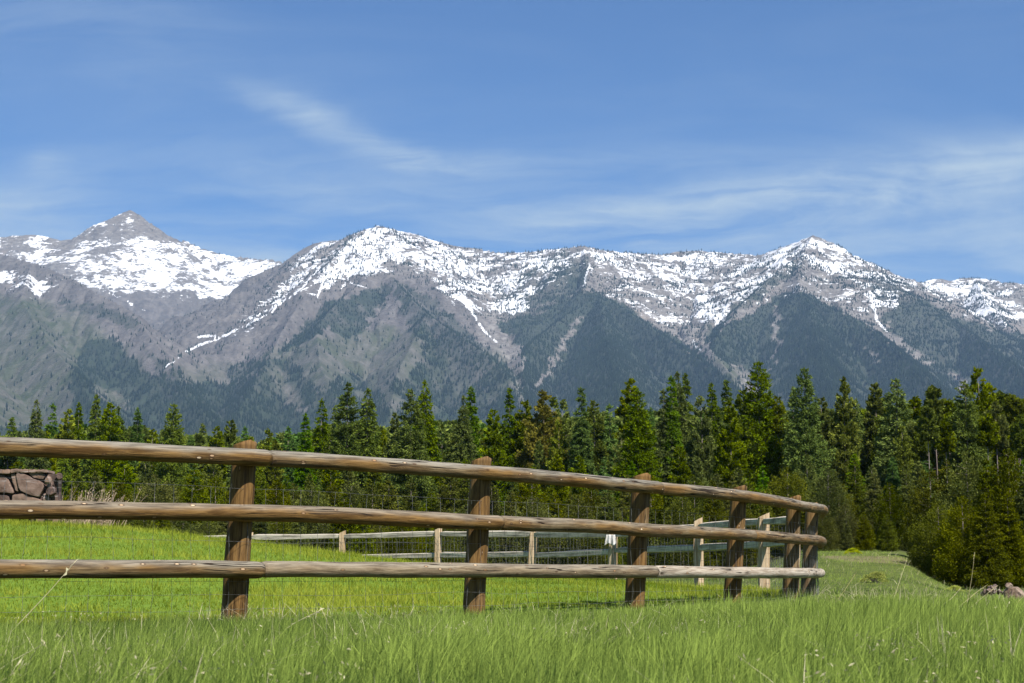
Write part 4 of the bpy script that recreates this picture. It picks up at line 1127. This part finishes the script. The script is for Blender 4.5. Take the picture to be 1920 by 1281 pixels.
    cirq = soft([(.40,[(-60,440),(60,432),(150,440),(245,380),(330,430),(450,470),(540,480),(530,520),(460,570),(400,625),(340,600),(290,592),(200,560),(100,510),(-60,500)]),
      (.66,[(120,470),(180,452),(185,440),(250,430),(290,455),(370,468),(430,486),(520,492),(480,530),(430,560),(380,590),(330,585),(270,570),(200,545),(130,510),(40,480),(10,470),(60,470)]),
      (.22,[(170,440),(245,390),(330,440),(330,455),(280,452),(250,415),(235,415),(215,440),(180,445)]),
      (.28,[(240,445),(285,452),(262,470),(190,478),(150,470),(200,462)]), (.35,[(270,560),(350,555),(355,575),(290,572)]), (.3,[(320,520),(370,516),(372,530),(330,530)]), (.35,[(0,440),(110,452),(170,478),(120,482),(40,465)])])
    left = soft([(.52,[(-60,500),(20,505),(60,520),(150,532),(130,545),(90,545),(75,560),(50,545),(-60,530)])])
    def blur(a, k=3):
        b = a.reshape(ny, nu)
        for ax in (0,1):
            b = sum(np.roll(b, s_, ax) for s_ in range(-k, k+1))/(2*k+1)
        return b.ravel()
    streaks = np.zeros(len(x))
    for P, w, v in [([(1636,560),(1644,600),(1650,607),(1668,628)],2.6,1),([(880,575),(905,618),(915,628),(935,645)],2.3,1),([(442,618),(425,628),(372,632)],3.2,1),([(420,632),(385,643),(350,660)],2.2,1),([(350,660),(310,690)],1.2,.8),
                    ([(600,500),(560,545),(500,590),(440,620)],1.8,.85),([(590,530),(540,560),(470,600)],1.6,.8),([(655,470),(610,520),(595,555)],2.4,.95),([(655,530),(690,540)],2,.8),([(1105,495),(1096,520),(1095,535)],3,.95),
                    ([(640,540),(655,520),(650,500)],2,.9),([(1312,655),(1305,650),(1300,640)],2.4,.9),([(1340,600),(1360,598),(1330,615)],2.2,.95),([(150,530),(230,560),(300,600)],1.6,.6)]:
        w *= .62; streaks = np.maximum(streaks, v*sstep(w+1.2, w-.8, dist_line(px+(n1-.5)*6, py+(n1-.5)*4, P)))
    snow = np.where(back, np.maximum(cirq, 0), np.where(px < 1e9, np.maximum(np.maximum(snow, left), soft([(.26,[(560,482),(560,530),(500,600),(455,640),(430,625),(480,570),(530,510)])])), snow))
    snow = blur(snow); snow = np.clip(np.where(snow > .01, snow*.90+(n1-.5)*.8*np.clip(snow*4,0,1), 0), 0, 1); snow = np.maximum(snow, streaks)
    forest = soft([
      (1,[(1095,540),(1125,552),(1160,560),(1240,618),(1320,672),(1400,738),(1470,860),(940,860),(962,745),(985,668),(960,640),(930,600),(1000,590),(1060,555)]),
      (.45,[(930,530),(1000,500),(1060,470),(1100,480),(1100,540),(1060,560),(985,595),(930,590)]),
      (.85,[(1040,500),(1095,490),(1095,540),(1020,570),(1010,540)]),
      (1,[(1500,548),(1440,560),(1400,590),(1340,625),(1325,655),(1370,690),(1410,860),(1880,860),(1760,720),(1700,665),(1645,620),(1600,590),(1540,560)]),
      (.7,[(1495,490),(1500,500),(1440,545),(1350,610),(1330,640),(1330,610),(1400,545),(1460,505)]),
      (.62,[(1615,500),(1700,525),(1730,580),(1700,600),(1640,560)]),
      (.9,[(1655,590),(1730,560),(1780,590),(1840,610),(1920,630),(2300,640),(2300,860),(1800,860),(1720,680),(1665,625)]),
      (.85,[(603,565),(650,560),(735,525),(725,560),(695,600),(660,640),(620,620)]),(.85,[(610,575),(580,600),(545,635),(520,665),(560,655),(600,625),(620,590)]),
      (.62,[(733,512),(770,545),(810,560),(880,620),(950,690),(975,760),(900,740),(800,660),(750,585)]),
      (.65,[(430,690),(520,670),(560,690),(600,740),(640,700),(760,720),(800,660),(980,760),(980,860),(430,860)]),
      (.9,[(160,640),(215,632),(260,690),(350,720),(450,720),(560,760),(640,800),(640,860),(130,860),(130,720)]),
      (.55,[(110,560),(200,575),(255,600),(262,625),(200,600),(130,585)]),(.5,[(265,650),(330,690),(350,720),(300,700)]),
      (.95,[(-60,800),(640,790),(960,760),(2300,700),(2300,900),(-60,900)]),
    ])
    gaps = np.zeros(len(x))
    for P, w in [([(1455,575),(1458,640),(1450,670),(1442,700)],4),([(1665,625),(1720,660),(1740,680)],5),([(1060,640),(1040,680),(1010,720)],5),([(1090,600),(1060,630)],4),([(1380,700),(1420,745)],14),([(1790,700),(1805,730)],7),([(1630,660),(1645,675)],5),([(930,650),(960,690),(975,760)],8),([(600,640),(680,660)],3),([(180,730),(230,760)],9),([(520,700),(560,770)],12),([(690,700),(740,760)],12)]:
        gaps = np.maximum(gaps, sstep(w+3, w-2, dist_line(wpx, wpy, P)))
    forest = np.clip(forest*(1-gaps), 0, 1)
    fn = fbm(x/60, y/60, 3, 121)
    green = soft([(.75,[(-60,560),(60,560),(160,600),(250,680),(330,760),(360,860),(-60,860)]),(.65,[(500,660),(560,640),(700,610),(800,620),(870,690),(930,760),(900,860),(420,860)]),(.5,[(330,700),(440,680),(460,860),(330,860)]),(.9,[(1320,600),(1400,745),(1460,800),(1380,800)]),(.8,[(930,650),(990,760),(950,800),(900,720)])])
    mauve = np.where(px < 900, .9, .0); mauve = np.where((px > 540) & (py < 520), .25, mauve); mauve = np.where(back, .15+.7*sstep(520,560,py), mauve)
    mauve = np.clip(mauve+(n1-.5)*.6, 0, 1)*(px < 960)
    green = blur(green, 5); mauve = blur(mauve, 4); green = np.clip(green+(fbm(x/90,y/90,3,131)-.5)*1.0*(green>.02), 0, 1)
    gf = np.clip(forest+(fn-.5)*1.1*(forest < .9), 0, 1)*(forest > 0)
    i = np.arange(nu*ny).reshape(ny, nu)
    Q = np.stack([i[:-1,:-1], i[:-1,1:], i[1:,1:], i[1:,:-1]], -1).reshape(-1,4)
    me = mesh_from('mountains', V, Q, dict(snow=snow, green=green, forest=gf*.85, mauve=mauve, rocky=n1), True)
    o = obj('mountains', me, M['mountain']); o['kind'] = 'structure'
    # ---- trees standing on the slopes, as real small cones
    G = V.reshape(ny, nu, 3)
    N = 330000
    iy = rng.integers(0, ny-2, N*3); iu = rng.integers(0, nu-2, N*3)
    p00 = G[iy,iu]; p11 = G[iy+1,iu+1]
    area = (p11[:,0]-p00[:,0])*(p11[:,1]-p00[:,1])
    dens = forest.reshape(ny,nu)[iy,iu]; sn = snow.reshape(ny,nu)[iy,iu]; fnn = fn.reshape(ny,nu)[iy,iu]; mm = mauve.reshape(ny,nu)[iy,iu]
    bk = back.reshape(ny,nu)[iy,iu]
    strat = vnoise(p00[:,0]/160, p00[:,2]/16, 141)
    sparse = np.where(bk, .22*(strat > .62), np.where(p00[:,0] > -1500, .60*(strat > .42), .16))*(sn > 0)
    gully = rib2.reshape(ny,nu)[iy,iu]
    pr = np.where(dens > .05, np.clip(dens+(fnn-.5)*1.4*(dens < .9), 0, 1), sparse)
    pr = np.maximum(pr, sparse*(sn > 0))
    pr = np.maximum(pr, np.where((dens <= .05) & (sn <= 0) & (p00[:,2] > 60), .10*(fnn > .45), 0))
    vis = (p00[:,2] > 40)
    keep = (rng.random(N*3) < pr*area/area.max()*9.0) & vis
    iy, iu = iy[keep], iu[keep]; n = len(iy)
    if n > 230000: iy, iu = iy[:230000], iu[:230000]; n = 230000
    fa, fb = rng.random(n), rng.random(n)
    P = (G[iy,iu]*(1-fa)[:,None]+G[iy,iu+1]*fa[:,None])*(1-fb)[:,None]+(G[iy+1,iu]*(1-fa)[:,None]+G[iy+1,iu+1]*fa[:,None])*fb[:,None]
    hgt = rng.uniform(9,21,n)*np.where(P[:,2] > 1000, .75, 1.0); rad = hgt*rng.uniform(.16,.24,n)
    th = np.arange(5)*2*PI/5; a0 = rng.uniform(0,2*PI,n)
    ring = P[:,None,:]+np.stack([np.cos(th[None]+a0[:,None])*rad[:,None], np.sin(th[None]+a0[:,None])*rad[:,None], np.full((n,5), 1.0)], -1)
    tip = P+np.stack([np.zeros(n), np.zeros(n), hgt], -1)
    VV = np.concatenate([ring, tip[:,None,:]], 1).reshape(-1,3)
    b = (np.arange(n)*6)[:,None,None]
    T = (b+np.array([[k,(k+1)%5,5] for k in range(5)])[None]).reshape(-1,3)
    tint = np.repeat(np.clip(.45+(vnoise(P[:,0]/90,P[:,1]/90,7)-.5)*.8+rng.normal(0,.25,n),0,1), 6)
    o = obj('mountain_forest', mesh_from('mountain_forest', VV, T, dict(tint=tint)), M['mfor'])
    tag(o, 'dark conifer forest covering the lower mountain slopes and dotting the snowy ledges', 'forest', None, 'stuff')
    print('MTREES', n)
build_mountains()

# ------------------------------------------------------------------ haze
def build_haze():
    x0,x1,y0,y1,z0,z1 = -6600,6600,-450,13500,-65,1900
    V = [(x,y,z) for z in (z0,z1) for y in (y0,y1) for x in (x0,x1)]
    Q = [(0,2,3,1),(4,5,7,6),(0,1,5,4),(2,6,7,3),(0,4,6,2),(1,3,7,5)]
    m = bpy.data.materials.new('valley_haze'); m.use_nodes = True; nt_ = m.node_tree; nt_.nodes.clear()
    out = nt_.nodes.new('ShaderNodeOutputMaterial'); pv = nt_.nodes.new('ShaderNodeVolumePrincipled')
    pv.inputs['Color'].default_value = (.42,.66,1,1); pv.inputs['Density'].default_value = 3.1e-5; pv.inputs['Anisotropy'].default_value = .1
    nt_.links.new(pv.outputs[0], out.inputs['Volume'])
    o = obj('haze', mesh_from('haze', V, np.array(Q)), m); tag(o, 'thin blue haze over the valley', 'haze', None, 'stuff'); o['kind'] = 'stuff'
build_haze()

# ------------------------------------------------------------------ sky with thin cirrus, sun
SUN_DIR = np.array([.52,-.85,0]); ELEV = 52
az = math.atan2(SUN_DIR[0], SUN_DIR[1])            # clockwise from +Y
W = bpy.data.worlds.new('World'); S.world = W; W.use_nodes = True
t = W.node_tree; t.nodes.clear()
class WN(NT):
    def __init__(s, tree): s.t = tree
w = WN(t)
out = w.n('ShaderNodeOutputWorld'); bg = w.n('ShaderNodeBackground')
sky = w.n('ShaderNodeTexSky', dict(sky_type='NISHITA', sun_disc=False, sun_elevation=RAD(ELEV), sun_rotation=az, altitude=1100, air_density=1.0, dust_density=.8, ozone_density=2.5))
gen = w.coord('Generated')
sp = w.n('ShaderNodeSeparateXYZ', None, Vector=gen)
# cirrus layer: direction projected on a high plane
zz = w.math('MAXIMUM', sp.outputs['Z'], .02)
cu = w.math('DIVIDE', sp.outputs['X'], sp.outputs['Y']); cv = w.math('DIVIDE', sp.outputs['Z'], sp.outputs['Y'])
vec = w.n('ShaderNodeCombineXYZ', None, X=cu, Y=cv, Z=0.0).outputs[0]
wn = w.n('ShaderNodeTexNoise', None, Scale=7.0, Detail=5.0, Roughness=.6); w.set(wn.inputs['Vector'], vec)
wd_ = w.n('ShaderNodeVectorMath', dict(operation='MULTIPLY_ADD'), i0=wn.outputs['Color'], i1=(.06,.022,0), i2=vec).outputs[0]
vec = w.n('ShaderNodeVectorMath', dict(operation='SUBTRACT'), i0=wd_, i1=(.03,.011,0)).outputs[0]
rot = w.n('ShaderNodeMapping'); w.set(rot.inputs['Vector'], vec); rot.inputs['Rotation'].default_value = (0,0,RAD(-9)); rot.inputs['Scale'].default_value = (2.2,9,1); rot.inputs['Location'].default_value = (1.3,.4,0)
n1 = w.noise(rot.outputs[0], 1.6, 7, .58, .9)
n2 = w.noise(w.vmap(rot.outputs[0],(1,1.9,1),(4,2,0)), 3.6, 9, .66, .8)
def blob(cx_, cy_, rx, ry, ang, amp):
    m = w.n('ShaderNodeMapping'); m.vector_type = 'TEXTURE'; w.set(m.inputs['Vector'], vec); m.inputs['Location'].default_value = (cx_,cy_,0); m.inputs['Rotation'].default_value = (0,0,RAD(ang)); m.inputs['Scale'].default_value = (rx,ry,1)
    d = w.n('ShaderNodeVectorMath', dict(operation='LENGTH'), i0=m.outputs[0]).outputs['Value']
    return w.math('MULTIPLY', w.map(d, 1.0, 0.0), amp)
def uv(px,py):
    P = at(px,py,1.0); return P[0], P[2]-EYE
bl = None
for (px,py,rx,ry,ang,amp) in [(610,235,.080,.016,-28,.75),(560,200,.06,.02,-20,.3),(860,305,.090,.012,-2,1.1),(740,285,.05,.014,-18,.5),(1700,330,.20,.04,8,.5),(1230,298,.10,.014,3,.4),(1560,350,.24,.030,9,.5),(1300,400,.16,.03,8,.35),(100,310,.018,.012,0,.5),(60,385,.07,.012,10,.45),(300,120,.25,.05,-8,.20),(560,310,.10,.03,-5,.25),(1880,330,.13,.03,8,.35),(150,40,.15,.04,0,.22),(760,420,.25,.03,0,.3),(960,570,1.4,.13,0,1.25)]:
    a_, b_ = uv(px,py); q = blob(a_,b_,rx,ry,ang,amp); bl = q if bl is None else w.math('ADD', bl, q)
cl = w.math('MULTIPLY', bl, w.map(w.math('ADD', w.math('MULTIPLY', n1, .62), w.math('MULTIPLY', n2, .38)), .30, .68))
cl = w.math('ADD', cl, w.map(n1, .45, .9, 0, .16))
cl = w.math('MULTIPLY', cl, .88, True)
lum = w.n('ShaderNodeMix', dict(data_type='RGBA')); 
w.set(lum.inputs['Factor'], cl); w.set(lum.inputs[6], sky.outputs[0]); w.set(lum.inputs[7], (7.6,6.7,6.1,1))
hs = w.mix(1.0, lum.outputs[2], (.68,.955,1.25), 'MULTIPLY')
t.links.new(hs, bg.inputs['Color']); bg.inputs['Strength'].default_value = .050
t.links.new(bg.outputs[0], out.inputs['Surface'])
ld = bpy.data.lights.new('sun','SUN'); ld.energy = 5.0; ld.angle = RAD(.53); ld.color = (1,.955,.88)
lo = bpy.data.objects.new('sun', ld); COL.objects.link(lo)
e = RAD(ELEV); h = SUN_DIR/np.linalg.norm(SUN_DIR)
from mathutils import Vector
sd = Vector((h[0]*math.cos(e), h[1]*math.cos(e), math.sin(e)))
lo.rotation_euler = sd.to_track_quat('Z','Y').to_euler(); lo.location = (10,-10,20)

# ------------------------------------------------------------------ camera, render
cd = bpy.data.cameras.new('camera'); cam = bpy.data.objects.new('camera', cd); COL.objects.link(cam)
cd.lens = 60; cd.sensor_width = 36; cd.clip_start = .05; cd.clip_end = 40000
cam.location = (0,0,EYE); cam.rotation_euler = (PI/2+PITCH,0,0)
cd.dof.use_dof = True; cd.dof.focus_distance = 24.0; cd.dof.aperture_fstop = 20.0
S.camera = cam
S.view_settings.view_transform = 'Standard'; S.view_settings.look = 'None'; S.view_settings.exposure = 0.98; S.view_settings.gamma = 1
S.render.engine = 'CYCLES'
c = S.cycles; c.use_denoising = True
try: c.denoiser = 'OPENIMAGEDENOISE'; c.denoising_prefilter = 'ACCURATE'
except Exception: pass
c.max_bounces = 6; c.diffuse_bounces = 3; c.glossy_bounces = 2; c.transmission_bounces = 3; c.transparent_max_bounces = 8; c.volume_bounces = 0
c.sample_clamp_indirect = 6
S.render.resolution_x = 1024; S.render.resolution_y = 683
